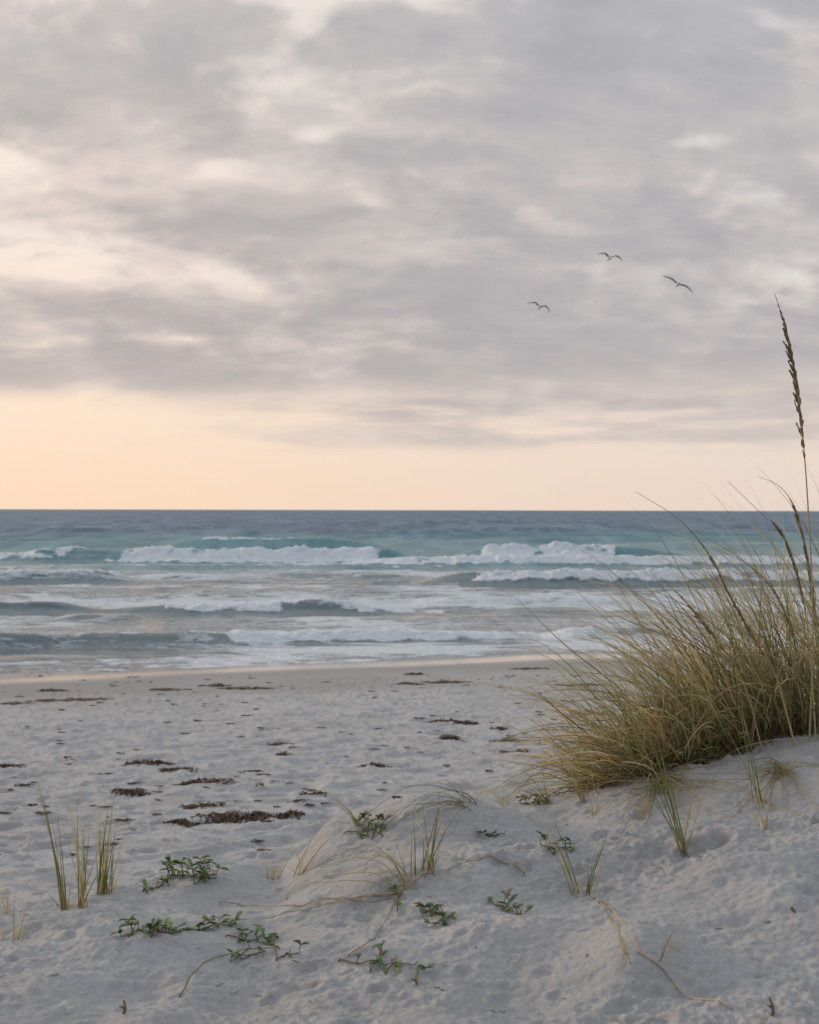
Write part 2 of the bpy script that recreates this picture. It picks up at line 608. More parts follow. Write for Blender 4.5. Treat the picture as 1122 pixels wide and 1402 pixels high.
def build_sea():
    ys = [22.0]
    y = 22.0
    while y < 9000:
        if y < 50: s = 0.11
        elif y < 110: s = 0.17
        else: s = max(0.25, y * y / (3 * 1422 * 2.2))
        y += min(s, y * 0.25)
        ys.append(y)
    ys = np.array(ys)
    t = np.concatenate([-np.geomspace(0.42, 3.0, 30)[::-1][:-1], np.linspace(-0.42, 0.42, 860), np.geomspace(0.42, 3.0, 30)[1:]])
    Y, T = np.meshgrid(ys, t, indexing='ij')
    X = Y * T
    n1 = pn(X * 0.06, Y * 0.02, 101)
    n2 = fbm(X * 0.22, Y * 0.10, 3, 0.5, 105)
    n3 = fbm(X * 0.9, Y * 0.9, 3, 0.55, 109)
    n4 = fbm(X * 2.2, Y * 2.2, 2, 0.55, 113)
    dsh = Y - shore_y(X)
    m1 = fbm(X * 0.16, X * 0 + 2.2, 3, 0.6, 201)
    m2 = fbm(X * 0.55, Y * 0.25, 3, 0.6, 205)
    depth = sst(0, 25, dsh)
    z = np.zeros_like(X); foam = np.zeros_like(X)
    lace = np.zeros_like(X)

    # wind chop and swell
    fade = 1 - sst(700, 2500, Y)
    z += depth * (0.05 * fbm(X * 0.22, Y * 0.75, 3, 0.5, 120))
    z += fade * sst(84, 130, Y) * (0.16 * fbm(X * 0.045, Y * 0.16, 3, 0.5, 130) + 0.16 * pn(X * 0.016, Y * 0.06, 135) + 0.07 * np.abs(fbm(X * 0.12, Y * 0.4, 3, 0.55, 138)))
    z += 0.014 * sst(0, 4, dsh) * fbm(X * 0.8, Y * 1.9, 3, 0.5, 140)
    z += 0.016 * sst(2, 7, dsh) * (n3 + 0.7 * n4) * (Y < 75)
    z += 0.055 * bump1(Y, 44, 74, 6, 6) * fbm(X * 0.10, Y * 0.55, 3, 0.55, 143)

    def wave(y0, k, wob, A, Lf, Lb):
        yc = y0 + k * X + wob * (1.2 * n1 + 0.5 * n2)
        u = Y - yc
        pf = np.where(u > 0, np.exp(-(u / Lb) ** 2), np.exp(-(np.abs(u) / Lf) ** 1.7))
        nonlocal z
        z = np.maximum(z, 0) * (1 - 0.7 * np.clip(pf * (A > 0.02), 0, 1)) + np.minimum(z, 0) + A * pf
        return u, pf

    def whiten(u, env, f0, f1, turb, ragged=0.5, amt=1.0):
        """foam from u=f0 (shore side) to f1 (seaward), with a rough tumbling surface"""
        nonlocal z, foam
        a = sst(f0 - 0.35, f0 + 0.3, u + ragged * (0.6 * n3 + 0.5 * n2)) * (1 - sst(f1 - 0.3, f1 + 0.6, u + ragged * (0.8 * n3 + n2)))
        env = sst(0.25, 0.75, env + 0.45 * m2 * (env < 0.98) + 0.2 * m1)
        a = np.clip(a * env * amt * (0.92 + 0.3 * m2), 0, 1.05)
        foam = np.maximum(foam, a)
        z += turb * a * (0.45 * np.abs(pn(X * 4.5, Y * 2.8, 222)) + 0.75 * np.abs(n3) + 0.7 * np.abs(n4) + 0.30 * m2 + 0.15 * m1)

    # swell standing up behind the left breaker
    env = bump1(X, X_(300, 97), X_(470, 97), 8, 6) * (1 + 0.12 * n2)
    u, pf = wave(97.5, 0.02, 0.8, 1.05 * env, 2.4, 5.0)
    whiten(u, bump1(X, X_(310, 97), X_(385, 97), 2.5), -0.5, 0.6, 0.08, 0.7, 0.8)
    env = bump1(X, X_(-60, 112), X_(110, 112), 10, 10)
    u, pf = wave(113, 0.03, 1.0, 0.45 * env, 2.6, 5.0)
    env = bump1(X, X_(585, 118), X_(660, 118), 5, 8)
    u, pf = wave(116, 0.02, 1.0, 0.5 * env, 2.4, 5.0)
    env = bump1(X, X_(900, 112), X_(1300, 112), 8, 12)
    u, pf = wave(110, -0.02, 1.0, 0.5 * env, 2.4, 5.0)
    for (yy, pa, pb, A) in ((168, 300, 345, .55), (150, 430, 520, .4), (190, 40, 130, .5), (205, 640, 760, .5), (165, 880, 980, .55), (150, 70, 150, .35), (240, 950, 1090, .6), (280, 380, 520, .6), (130, 560, 640, .4), (135, 760, 900, .5), (140, 960, 1100, .45), (128, 20, 120, .4), (180, 560, 620, .5), (220, 180, 300, .5), (260, 800, 900, .6), (320, 100, 220, .6), (330, 560, 700, .6), (125, 360, 470, .35)):
        env = bump1(X, X_(pa, yy), X_(pb, yy), 6, 6)
        wave(yy, 0.01, 1.2, A * env, 2.2, 4.5)

    # right breaker
    env = bump1(X, X_(672, 92), X_(845, 92), 2.6, 6.5) * (0.95 + 0.16 * m1 + 0.10 * m2)
    u, pf = wave(92.0, 0.0, 0.35, 0.74 * env, 1.25, 3.2)
    whiten(u, bump1(X, X_(694, 92) , X_(822, 92), 2.6, 2.6), -2.8, 0.7, 0.13, 0.5, 0.92)
    # left breaker
    env = (0.62 * bump1(X, X_(-300, 82), X_(150, 82), 5, 4) * (1 - bump1(X, X_(170, 82), X_(600, 82), 4, 4)) + bump1(X, X_(150, 82), X_(500, 82), 5.5, 4.5)) * (0.95 + 0.16 * m1 + 0.10 * m2)
    u, pf = wave(82.5, 0.015, 0.5, 0.74 * env, 1.25, 3.2)
    whiten(u, bump1(X, X_(205, 82), X_(468, 82), 3.0, 3.2), -2.8, 0.8, 0.13, 0.5, 0.92)
    whiten(u, bump1(X, X_(-300, 82), X_(85, 82), 3.0, 3.0), -1.0, 1.8, 0.07, 1.1, 0.80)
    # long broken line in front of both
    env = bump1(X, X_(600, 77), X_(1500, 77), 7, 4)
    u, pf = wave(77.0, 0.012, 0.5, 0.46 * env, 1.0, 2.2)
    whiten(u, bump1(X, X_(540, 77), X_(1500, 77), 4, 4), -1.2, 1.2, 0.12, 0.7)
    env = bump1(X, X_(420, 74), X_(540, 74), 5, 4)
    u, pf = wave(74.5, 0.0, 0.5, 0.2 * env, 1.0, 2.0)
    whiten(u, env, -0.4, 1.0, 0.05, 0.9, 0.9)
    env = bump1(X, X_(170, 74), X_(340, 74), 4, 4)
    u, pf = wave(72.5, 0.0, 0.4, 0.18 * env, 0.9, 2.0)
    whiten(u, env, -0.2, 0.9, 0.04, 0.9, 0.7)
    # lines of white water, right and left
    env = bump1(X, X_(650, 58), X_(1500, 58), 3.0, 4)
    u, pf = wave(58.0, 0.01, 0.4, 0.50 * env, 0.85, 1.8)
    whiten(u, bump1(X, X_(655, 58), X_(1500, 58), 1.2, 4), -1.0, 0.8, 0.13, 0.45)
    env = bump1(X, X_(-400, 59), X_(120, 59), 3, 2.6)
    u, pf = wave(59.5, 0.03, 0.3, 0.42 * env, 0.8, 1.8)
    whiten(u, env, -0.1, 1.7, 0.10, 0.5, 1.0)
    env = bump1(X, X_(230, 60), X_(330, 60), 3, 3)
    u, pf = wave(61, 0.0, 0.3, 0.2 * env, 0.7, 1.8)
    whiten(u, env, 0.1, 1.1, 0.04, 0.8, 0.7)
    env = bump1(X, X_(330, 57), X_(520, 57), 3, 3)
    u, pf = wave(63, 0.0, 0.4, 0.16 * env, 0.8, 1.8)

    # green rollers nearer the beach, left half
    env = bump1(X, X_(-300, 41), X_(60, 41), 2, 2.4) + bump1(X, X_(245, 41), X_(410, 41), 3.0, 3.6)
    env = np.clip(env, 0, 1) * (1 + 0.25 * n2)
    u, pf = wave(41.3, 0.02, 0.4, 0.33 * env * (0.9 + 0.3 * m1), 0.55, 1.6)
    whiten(u, bump1(X, X_(245, 41), X_(335, 41), 1.2, 2.2), -0.55, 0.8, 0.05, 0.45, 1.25)
    whiten(u, bump1(X, X_(-300, 41), X_(560, 41), 0.8, 1.9), -0.12, 0.9, 0.025, 0.5, 0.72)
    env = bump1(X, X_(90, 38), X_(165, 38), 0.7, 0.8)
    u, pf = wave(38.6, 0.0, 0.2, 0.15 * env, 0.6, 1.0)
    env = bump1(X, X_(620, 44), X_(900, 44), 1.6, 3)
    u, pf = wave(45.5, 0.02, 0.5, 0.2 * env, 0.8, 1.8)
    whiten(u, env, 0.5, 1.3, 0.02, 0.9, 0.6)
    env = bump1(X, X_(720, 41), X_(800, 41), 0.8, 0.9)
    u, pf = wave(42, 0.0, 0.3, 0.13 * env, 0.7, 1.4)
    # last wave before the swash
    kk = 0.235
    env = bump1(X, -14, X_(150, 31), 2, 3.4) + 0.6 * bump1(X, X_(260, 32), X_(640, 33), 2.6, 2.4) + 0.66 * bump1(X, X_(790, 34.5), X_(900, 34.5), 1.0, 1.5)
    u, pf = wave(32.9, kk, 0.28, 0.29 * np.clip(env, 0, 1.05) * (0.95 + 0.3 * m1), 0.45, 1.2)
    whiten(u, bump1(X, X_(350, 32), X_(800, 33), 1.2, 0.6), -0.6, 0.8, 0.05, 0.4, 1.2)
    whiten(u, bump1(X, -14, X_(330, 31), 1, 1.2), -0.05, 0.75, 0.02, 0.4, 0.62)
    # swash: a thin sheet with lobed foam edges
    lob = 0.85 * pn(X * 0.35, X * 0 + 1.5, 150) + 0.45 * pn(X * 1.1, X * 0 + 4.5, 151)
    z += 0.018 * np.exp(-(dsh / 1.5) ** 2) * lob - 0.004
    sw = np.exp(-((dsh - 0.55 - 0.4 * lob) / 0.55) ** 2) * 0.62 + np.exp(-((dsh - 2.0 - 0.5 * lob + 0.25 * n2) / 0.75) ** 2) * 0.58
    foam = np.maximum(foam, sw * (0.8 + 0.35 * n2))
    # lace of old foam over the surf zone
    lace = 0.63 * bump1(Y, 45, 76, 3, 2.5) * (1 + 0.35 * fbm(X * 0.05, Y * 0.16, 3, 0.5, 160)) + 0.53 * bump1(Y, 31, 44, 2, 3) * (dsh > 0) + 0.55 * np.exp(-((dsh - 1.6) / 1.8) ** 2)
    lace = lace * (0.85 + 0.35 * n2) + 0.35 * bump1(X, X_(-200, 82), X_(150, 82), 2, 3) * bump1(Y, 79, 86, 2, 2)
    lace = lace * (1 - 0.8 * bump1(Y, 40.2, 41.8, 0.6, 0.5))
    for yb, kb, xa in ((56.3, 0.01, 2), (75.2, 0.012, -12), (57.9, 0.03, -40), (73.3, 0.0, -9), (71.4, 0.0, -30)):
        lace = lace * (1 - 0.85 * np.exp(-((Y - yb - kb * X - 0.5 * n1) / 0.9) ** 2) * (X > xa))
    deep = 0.30 * sst(0, 22, dsh) + 0.20 * sst(30, 50, dsh) + 0.5 * sst(66, 240, dsh) + 0.03 * n1
    co = np.stack([X, Y, z], -1).reshape(-1, 3)
    me = new_mesh('sea', co, grid_faces(len(ys), len(t)), M_SEA,
                  {'foam': foam.ravel(), 'lace': lace.ravel(), 'deep': np.clip(deep, 0, 1).ravel()})
    o = link('sea', me)
    tag(o, 'grey green sea with white breakers rolling in to the beach', 'sea', None, 'structure')


build_sea()


# ------------------------------------------------------------------ plant builders
def lerp3(a, b, t):
    return np.asarray(a)[None] * (1 - t[..., None]) + np.asarray(b)[None] * t[..., None]


DRY, TAN, STRAW = (0.25, 0.185, 0.085), (0.41, 0.325, 0.155), (0.56, 0.46, 0.27)
OLIVE, GREEN, DARK = (0.205, 0.205, 0.070), (0.125, 0.155, 0.050), (0.085, 0.060, 0.030)


class Mesh:
    """collects ribbons, tubes and leaves for ONE mesh"""
    def __init__(self):
        self.v, self.f, self.c, self.n = [], [], [], 0

    def add(self, v, f, c):
        v = np.asarray(v, float).reshape(-1, 3)
        c = np.asarray(c, float)
        if c.ndim == 1:
            c = np.repeat(c[None], len(v), 0)
        self.v.append(v); self.c.append(c.reshape(-1, 3)); self.f.append(np.asarray(f).reshape(-1, 4) + self.n)
        self.n += len(v)

    def blades(self, root, phi, th0, bend, length, width, c0, c1, c2, seg=8, kink=0.0, seed=0, power=1.3):
        """grass blades, each a tapering folded ribbon; angles: phi compass of the lean, th0 lean at the root"""
        rg = np.random.default_rng(seed + 1000)
        root = np.asarray(root, float); N = len(root)
        phi, th0, bend, length, width = (np.broadcast_to(np.asarray(a, float), (N,)) for a in (phi, th0, bend, length, width))
        s = np.linspace(0, 1, seg + 1)
        th = th0[:, None] + bend[:, None] * s[None] ** power + 0.16 * rg.normal(0, 1, (N, 1)) * np.sin(s[None] * 7 + rg.uniform(0, 6, (N, 1)))
        ph = phi[:, None] + kink * rg.normal(0, 1, (N, 1)) * s[None] ** 2 + 0.26 * rg.normal(0, 1, (N, 1)) * np.sin(s[None] * 6 + rg.uniform(0, 6, (N, 1)))
        d = np.stack([np.sin(th) * np.cos(ph), np.sin(th) * np.sin(ph), np.cos(th)], -1)
        step = (length / seg)[:, None, None] * d
        p = np.concatenate([np.zeros((N, 1, 3)), np.cumsum(step[:, :-1], 1)], 1) + root[:, None]
        side = np.stack([-np.sin(ph), np.cos(ph), np.zeros_like(ph)], -1)
        nrm = np.cross(d, side)
        tw = (rg.uniform(-1.5, 1.5, (N, 1)) + s[None] * rg.normal(0, 0.8, (N, 1)))[..., None]
        sd = side * np.cos(tw) + nrm * np.sin(tw)
        up = np.cross(sd, d)
        w = (width[:, None] * 0.5 * np.clip(1 - s[None] ** 2.2, 0.04, 1) * np.clip(0.6 + 2 * s[None], 0, 1))[..., None]
        L, Rr, Cc = p - sd * w, p + sd * w, p + up * w * 0.55
        V = np.stack([L, Cc, Rr], 2)                      # N, seg+1, 3, 3
        pick = rg.uniform(0, 1, (N, 1))
        sb = np.broadcast_to(s[None], (N, seg + 1))
        a = np.clip(sb * 3.2, 0, 1); b = np.clip((sb - 0.45 + 0.3 * (pick - 0.5)) * 2.0, 0, 1)
        col = np.asarray(c0) * (1 - a[..., None]) + np.asarray(c1) * a[..., None]
        col = col * (1 - b[..., None]) + np.asarray(c2) * b[..., None]
        col = col * (0.45 + 1.1 * rg.uniform(0, 1, (N, 1, 1))) * (1 + 0.12 * rg.normal(0, 1, (N, 1, 3)) * np.array([1, 0.6, 0.8]))
        col = np.clip(np.broadcast_to(col[:, :, None], V.shape), 0.01, 0.8)
        base = (np.arange(N) * (seg + 1) * 3)[:, None, None]
        i = (np.arange(seg) * 3)[None, :, None]
        k = np.array([0, 1])[None, None, :]
        q = base + i + k
        F = np.stack([q, q + 1, q + 4, q + 3], -1)
        self.add(V, F, col)

    def tube(self, pts, r0, r1, col, col2=None, sides=6):
        pts = np.asarray(pts, float)
        n_ = len(pts)
        tg = np.gradient(pts, axis=0); tg /= np.maximum(np.linalg.norm(tg, axis=1, keepdims=True), 1e-9)
        ref = np.where(np.abs(tg[:, 2:3]) > 0.9, np.array([[0, 1.0, 0]]), np.array([[0, 0, 1.0]]))
        a = np.cross(tg, ref); a /= np.linalg.norm(a, axis=1, keepdims=True)
        b = np.cross(tg, a)
        rad = (r0 + (r1 - r0) * np.linspace(0, 1, n_))[:, None, None]
        an = np.linspace(0, 2 * math.pi, sides, endpoint=False)[None, :, None]
        V = pts[:, None] + rad * (np.cos(an) * a[:, None] + np.sin(an) * b[:, None])
        c = lerp3(col, col if col2 is None else col2, np.linspace(0, 1, n_))
        self.add(V, grid_faces(n_, sides, True), np.repeat(c[:, None], sides, 1))

    def leaf(self, p, d, up, length, width, col, cup=0.25, droop=0.3, thick=0.002):
        """fleshy spoon-shaped leaf with a folded midrib and real thickness"""
        d = np.asarray(d, float); d /= np.linalg.norm(d)
        sd = np.cross(d, up); sd /= max(np.linalg.norm(sd), 1e-6)
        nm = np.cross(sd, d)
        s = np.linspace(0, 1, 7)
        w = width * 0.5 * np.array([0.18, 0.34, 0.66, 0.95, 1.0, 0.72, 0.08])
        c = np.linspace(-1, 1, 5)
        rows = []
        for face in (1, -1):
            V = (np.asarray(p) + s[:, None, None] * length * d + c[None, :, None] * w[:, None, None] * sd
                 + nm * ((cup * width * (c[None, :, None] ** 2) * (w[:, None, None] / width) * 2 - droop * length * s[:, None, None] ** 2)
                         + face * thick * 0.5 * (1 - 0.8 * c[None, :, None] ** 2)))
            rows.append(V)
        k = np.clip(0.8 + 0.3 * s, 0, 1.2)[:, None, None] * np.asarray(col)[None, None]
        k = np.repeat(k, 5, 1)
        k[:, 2] *= 1.2
        for V, flip in zip(rows, (False, True)):
            f = grid_faces(7, 5)
            self.add(V, f[:, ::-1] if flip else f, k)

    def build(self, name, material, parent=None, loc=None):
        off = np.array(loc if loc is not None else (0, 0, 0), float)
        me = new_mesh(name, np.concatenate(self.v) - off, np.concatenate(self.f), material, {'col': np.concatenate(self.c)})
        return link(name, me, parent, loc)


def build_part(mb, name, material, parent):
    """child mesh of an Empty that stands at parent.location"""
    off = np.array(parent.location if parent.type == 'EMPTY' else (0, 0, 0), float)
    me = new_mesh(name, np.concatenate(mb.v) - off, np.concatenate(mb.f), material, {'col': np.concatenate(mb.c)})
    return link(name, me, parent)


def spline(pts, n_=24):
    """smooth curve through points"""
    P = np.asarray(pts, float)
    P = np.concatenate([2 * P[:1] - P[1:2], P, 2 * P[-1:] - P[-2:-1]])
    out = []
    k = max(2, n_ // (len(pts) - 1))
    for i in range(1, len(P) - 2):
        t = np.linspace(0, 1, k, endpoint=(i == len(P) - 3))[:, None]
        a, b, c, d = P[i - 1], P[i], P[i + 1], P[i + 2]
        out.append(0.5 * (2 * b + (c - a) * t + (2 * a - 5 * b + 4 * c - d) * t ** 2 + (-a + 3 * b - 3 * c + d) * t ** 3))
    return np.concatenate(out)


def sink(p, k=0.012):
    return Vector((p.x, p.y, p.z - k))


LEFT = math.pi


def roots_on(pxs, ys):
    x = np.asarray(pxs); y = np.asarray(ys)
    return np.stack([x, y, ground_z(x, y) - 0.015], -1)


# ------------------------------------------------------------------ the big grass bank on the dune, right
def tussock(name, label, cat, cx_, cy_, rx, ry, n_green, n_dry, ln, th, spread, bend, seed, edge_lean=0.5, extra=None):
    rg = np.random.default_rng(seed)
    t = thing(name, label, cat, (cx_, cy_, gz(cx_, cy_)))

    def pack(n_, ln_, bend_, th_, wid, c0, c1, c2, sd):
        a = rg.uniform(0, 2 * math.pi, n_); q = np.sqrt(rg.uniform(0, 1, n_))
        ox, oy = q * np.cos(a), q * np.sin(a)
        rt = roots_on(cx_ + ox * rx, cy_ + oy * ry)
        out = np.arctan2(oy * 0.7, ox)
        # wind from the right lays everything over to the left
        vx = -1.0 + 0.35 * ox + rg.normal(0, spread, n_); vy = 0.30 * oy + rg.normal(0, spread, n_)
        ph = np.arctan2(vy, vx)
        leftness = np.clip(-ox, -1, 1)
        th0 = np.clip(th_ + edge_lean * leftness + rg.normal(0, 0.34, n_), -0.35, 1.55)
        bd = np.clip(bend_ * (0.6 + 0.8 * rg.uniform(0, 1, n_)), 0.0, 2.2)
        L_ = ln_ * (0.30 + 0.85 * rg.uniform(0, 1, n_) ** 1.5) * (1 - 0.2 * np.abs(oy))
        m = Mesh()
        m.blades(rt, ph, th0, bd, L_, wid * (0.6 + 0.7 * rg.uniform(0, 1, n_)), c0, c1, c2, 10, 0.45, sd)
        return m
    build_part(pack(n_green, ln, bend, th, 0.0056, DARK, OLIVE, TAN, seed + 1), 'green_blades', M_GRASS, t)
    build_part(pack(n_dry, ln * 0.95, bend * 1.1, th + 0.05, 0.0044, DARK, TAN, STRAW, seed + 2), 'dry_blades', M_GRASS, t)
    build_part(pack(int(n_dry * 0.55), ln * 0.42, bend * 1.3, th + 0.25, 0.0048, DARK, DRY, TAN, seed + 3), 'dead_thatch', M_GRASS, t)
    return t


clump = tussock('sea_oats_clump', 'tall sea oats clump at the right edge carrying upright brown seed heads', 'sea oats',
                1.66, 5.72, 0.52, 0.36, 520, 760, 1.12, 0.16, 0.45, 0.95, 201, 0.30)
mid = tussock('grass_tussock', 'thick olive and straw grass tussock leaning left against the tall sea oats', 'grass tussock',
              1.22, 5.54, 0.31, 0.24, 360, 560, 0.98, 0.42, 0.55, 0.95, 231, 0.40)
lowt = tussock('grass_tussock', 'low sprawling straw coloured tussock at the left end of the grass bank', 'grass tussock',
               0.90, 5.35, 0.23, 0.15, 210, 430, 0.66, 0.55, 0.80, 1.05, 261, 0.45)


# seed stalks of the sea oats
def seed_stalk(path_px, d0, d1, r0, r1, head, nsp, spread, seed, parent, side=-1, lab=None):
    rg = np.random.default_rng(seed)
    n_ = len(path_px)
    pts = [np.array(at(px, py, d0 + (d1 - d0) * i / (n_ - 1))) for i, (px, py) in enumerate(path_px)]
    g0 = gz(pts[0][0], pts[0][1])
    pts[0][2] = min(pts[0][2], g0 - 0.01)
    c = spline(pts, 44)
    st = Mesh(); st.tube(c, r0, r1, TAN, DRY, 6)
    stalk = build_part(st, 'seed_stalk', M_STEM, parent)
    if lab:
        stalk['label'] = lab
    if not head:
        return
    hd = Mesh()
    h0, h1 = head
    m = len(c)
    for k in range(nsp):
        s = h0 + (h1 - h0) * (k + rg.uniform(-2.5, 2.5)) / nsp
        s = min(max(s, h0), h1)
        i = min(int(s * (m - 1)), m - 2)
        p = c[i]; tg = c[i + 1] - c[i]; tg /= np.linalg.norm(tg)
        f = (s - h0) / (h1 - h0)
        env = 0.35 + 0.65 * math.sin(math.pi * min(1, f * 0.9 + 0.12))
        out = np.array([side * rg.uniform(-0.1, 1.0), rg.normal(0, 0.55), rg.normal(0, 0.15)])
        dr = tg * rg.uniform(0.9, 1.5) + out * spread * rg.uniform(0.5, 1.1)
        L = env * rg.uniform(0.022, 0.055)
        brown = np.array([0.26, 0.195, 0.11]) * rg.uniform(0.6, 1.5)
        q = p + dr / np.linalg.norm(dr) * L * rg.uniform(0.1, 0.35)
        hd.leaf(q, dr, np.array([rg.normal(), rg.normal(), 0.3]), L, L * rg.uniform(0.11, 0.20), brown, 0.2, 0.05, 0.003)
        # a second, shorter floret beside it
        hd.leaf(p, dr + 0.10 * rg.normal(0, 1, 3), np.array([rg.normal(), rg.normal(), 0.3]), L * 0.75, L * 0.16, brown * 1.15, 0.2, 0.05, 0.003)
    # a few little side branches carrying spikelets
    for k in range(nsp // 14):
        s = h0 + (h1 - h0) * rg.uniform(0.1, 0.8)
        i = min(int(s * (m - 1)), m - 2)
        tg = c[i + 1] - c[i]; tg /= np.linalg.norm(tg)
        dr = tg + np.array([side * rg.uniform(0.35, 0.7), rg.normal(0, 0.2), 0]) * spread * 1.6
        dr /= np.linalg.norm(dr)
        L = rg.uniform(0.03, 0.06)
        hd.tube([c[i], c[i] + dr * L * 0.6, c[i] + dr * L], 0.0014, 0.0008, DRY)
        for j in range(4):
            hd.leaf(c[i] + dr * L * (0.35 + 0.2 * j), dr + rg.normal(0, 0.15, 3), np.array([rg.normal(), rg.normal(), 0.3]), 0.018, 0.007,
                    np.array([0.21, 0.155, 0.085]) * rg.uniform(0.7, 1.4), 0.2, 0.05, 0.004)
    off = np.array(parent.location, float)
    me = new_mesh('seed_head', np.concatenate(hd.v) - off, np.concatenate(hd.f), M_SEED, {'col': np.concatenate(hd.c)})
    link('seed_head', me, stalk)


seed_stalk([(1108, 1010), (1113, 900), (1112, 800), (1107, 700), (1101, 615), (1092, 530), (1078, 455), (1061, 402)], 5.3, 5.25,
           0.0040, 0.0011, (0.58, 0.955), 230, 0.30, 301, clump, -1, 'tallest stalk with a narrow brown seed head against the sky')
seed_stalk([(1090, 985), (1062, 925), (1030, 868), (1000, 815), (972, 760), (930, 711), (870, 673)], 5.25, 5.2,
           0.0042, 0.0008, (0.12, 0.80), 120, 0.17, 302, clump, -1, 'arching stalk bent over to the left above the grass')
seed_stalk([(1118, 960), (1108, 880), (1096, 800), (1078, 745), (1062, 718), (1046, 706), (996, 658)], 5.3, 5.2,
           0.0036, 0.0007, (0.25, 0.70), 110, 0.2, 303, clump, -1)
seed_stalk([(1122, 940), (1117, 860), (1109, 780), (1092, 705), (1070, 668), (1038, 652)], 5.45, 5.4,
           0.0034, 0.0007, (0.20, 0.72), 130, 0.2, 304, clump, -1)
seed_stalk([(1045, 1010), (1020, 940), (985, 880), (940, 825), (905, 790)], 5.3, 5.2, 0.0034, 0.0008, (0.35, 0.85), 44, 0.2, 305, clump, -1)


# ------------------------------------------------------------------ single shoots in the sand
def shoot(name, label, cat, base, tips, wid=0.006, cols=(DRY, GREEN, OLIVE), dry_tips=(), group=None, seed=1):
    """a sprout: each leaf runs from the base towards a tip given as a photo pixel, at the base's distance"""
    b = on_ground(*base)
    t = thing(name, label, cat, tuple(b), group)
    rg = np.random.default_rng(seed)

    def strip(tip, w, c0, c1, c2, m):
        tp = np.array(at(tip[0], tip[1], b.y + rg.uniform(-0.12, 0.12)))
        r0 = np.array([b.x + rg.normal(0, 0.009), b.y + rg.normal(0, 0.012), b.z - 0.012])
        v = tp - r0
        up = np.array([0, 0, np.linalg.norm(v)])
        bow = tip[2] if len(tip) > 2 else 0.25
        mid_ = r0 + 0.5 * ((1 - bow) * v + bow * up)
        s = np.linspace(0, 1, 13)[:, None]
        p = (1 - s) ** 2 * r0 + 2 * s * (1 - s) * mid_ + s * s * tp
        tg = np.gradient(p, axis=0); tg /= np.linalg.norm(tg, axis=1, keepdims=True)
        ax = np.array([math.cos(rg.uniform(-0.9, 0.9)), math.sin(rg.uniform(-0.9, 0.9)), 0])
        sd = ax - tg * (tg @ ax)[:, None]; sd /= np.linalg.norm(sd, axis=1, keepdims=True)
        nm = np.cross(tg, sd)
        ww = w * 0.5 * np.clip(1 - s ** 1.8, 0.05, 1)
        V = np.stack([p - sd * ww, p + nm * ww * 0.5, p + sd * ww], 1)
        a = np.clip(s[:, 0] * 4, 0, 1); bb = np.clip((s[:, 0] - 0.5) * 2, 0, 1)
        c = lerp3(c0, c1, a) * (1 - bb[:, None]) + np.asarray(c2)[None] * bb[:, None]
        c = c * rg.uniform(0.8, 1.3)
        m.add(V, grid_faces(13, 3), np.repeat(c[:, None], 3, 1))
    m = Mesh()
    for tip in tips:
        strip(tip, wid * 0.58 * rg.uniform(0.7, 1.2), *cols, m)
        strip((tip[0] + rg.normal(0, 20), tip[1] + rg.uniform(8, 60)) + tuple(tip[2:]), wid * 0.5 * rg.uniform(0.6, 1.1), *cols, m)
    build_part(m, 'green_blades' if cols[1] != TAN else 'dry_blades', M_GRASS, t)
    # sheathed foot: short withered leaves splaying from the base
    dry_tips = list(dry_tips) + [(base[0] + rg.normal(0, 16), base[1] - rg.uniform(8, 42), rg.uniform(0.1, 0.6)) for _ in range(2)]
    if dry_tips:
        m = Mesh()
        for tip in dry_tips:
            strip(tip, wid * 0.55, DRY, TAN, STRAW, m)
        build_part(m, 'dry_blades', M_GRASS, t)
    return t


DG = (DRY, TAN, STRAW)
shoot('grass_shoot', 'tall green shoot rising from bare sand in front of the grass bank', 'grass shoot', (936, 1168),
      [(868, 960, .3), (848, 905, .3), (795, 868, .35), (905, 1030, .2), (898, 1000, .2)], 0.008,
      dry_tips=[(975, 1060, .2), (960, 1040)], seed=3)
shoot('grass_shoot', 'left one of the two thin crossing shoots in the middle of the dune', 'grass shoot', (788, 1226),
      [(752, 1110, .3), (768, 1140), (745, 1120, .4)], 0.006, dry_tips=[(700, 1060, .3), (735, 1085, .4)], seed=4)
shoot('grass_shoot', 'right one of the two thin crossing shoots in the middle of the dune', 'grass shoot', (806, 1224),
      [(842, 1118, .3), (834, 1140), (826, 1150)], 0.006, dry_tips=[(850, 1150), (838, 1170, .1)], seed=5)
shoot('grass_shoot', 'green shoot on the dune crest with its dry leaves bent over the beach', 'grass shoot', (588, 1193),
      [(612, 1080, .3), (604, 1100), (596, 1120), (606, 1060, .35), (580, 1130)], 0.007,
      dry_tips=[(620, 1035, .3), (640, 1060, .4), (570, 1110), (560, 1090)], seed=6)
shoot('grass_shoot', 'single slim shoot close left of the crest shoot', 'grass shoot', (571, 1198),
      [(566, 1105, .2), (564, 1130)], 0.0055, dry_tips=[(560, 1085)], seed=7)
shoot('grass_shoot', 'longest green shoot curving left over the beach at the left of the sprout row', 'grass shoot', (91, 1246),
      [(58, 1080, .35), (70, 1110, .3), (85, 1160), (52, 1064, .3)], 0.008, dry_tips=[(28, 1000, .4), (100, 1190), (44, 1070, .4), (74, 1090), (66, 1130)], seed=8)
shoot('grass_shoot', 'green shoot with a pale root second in the sprout row', 'grass shoot', (114, 1243),
      [(106, 1095, .2), (100, 1120), (120, 1150), (124, 1128, .3)], 0.008, dry_tips=[(96, 1080), (150, 1130, .3), (84, 1040, .3), (110, 1070), (118, 1085), (76, 1105, .4), (102, 1120, .3)], seed=9)
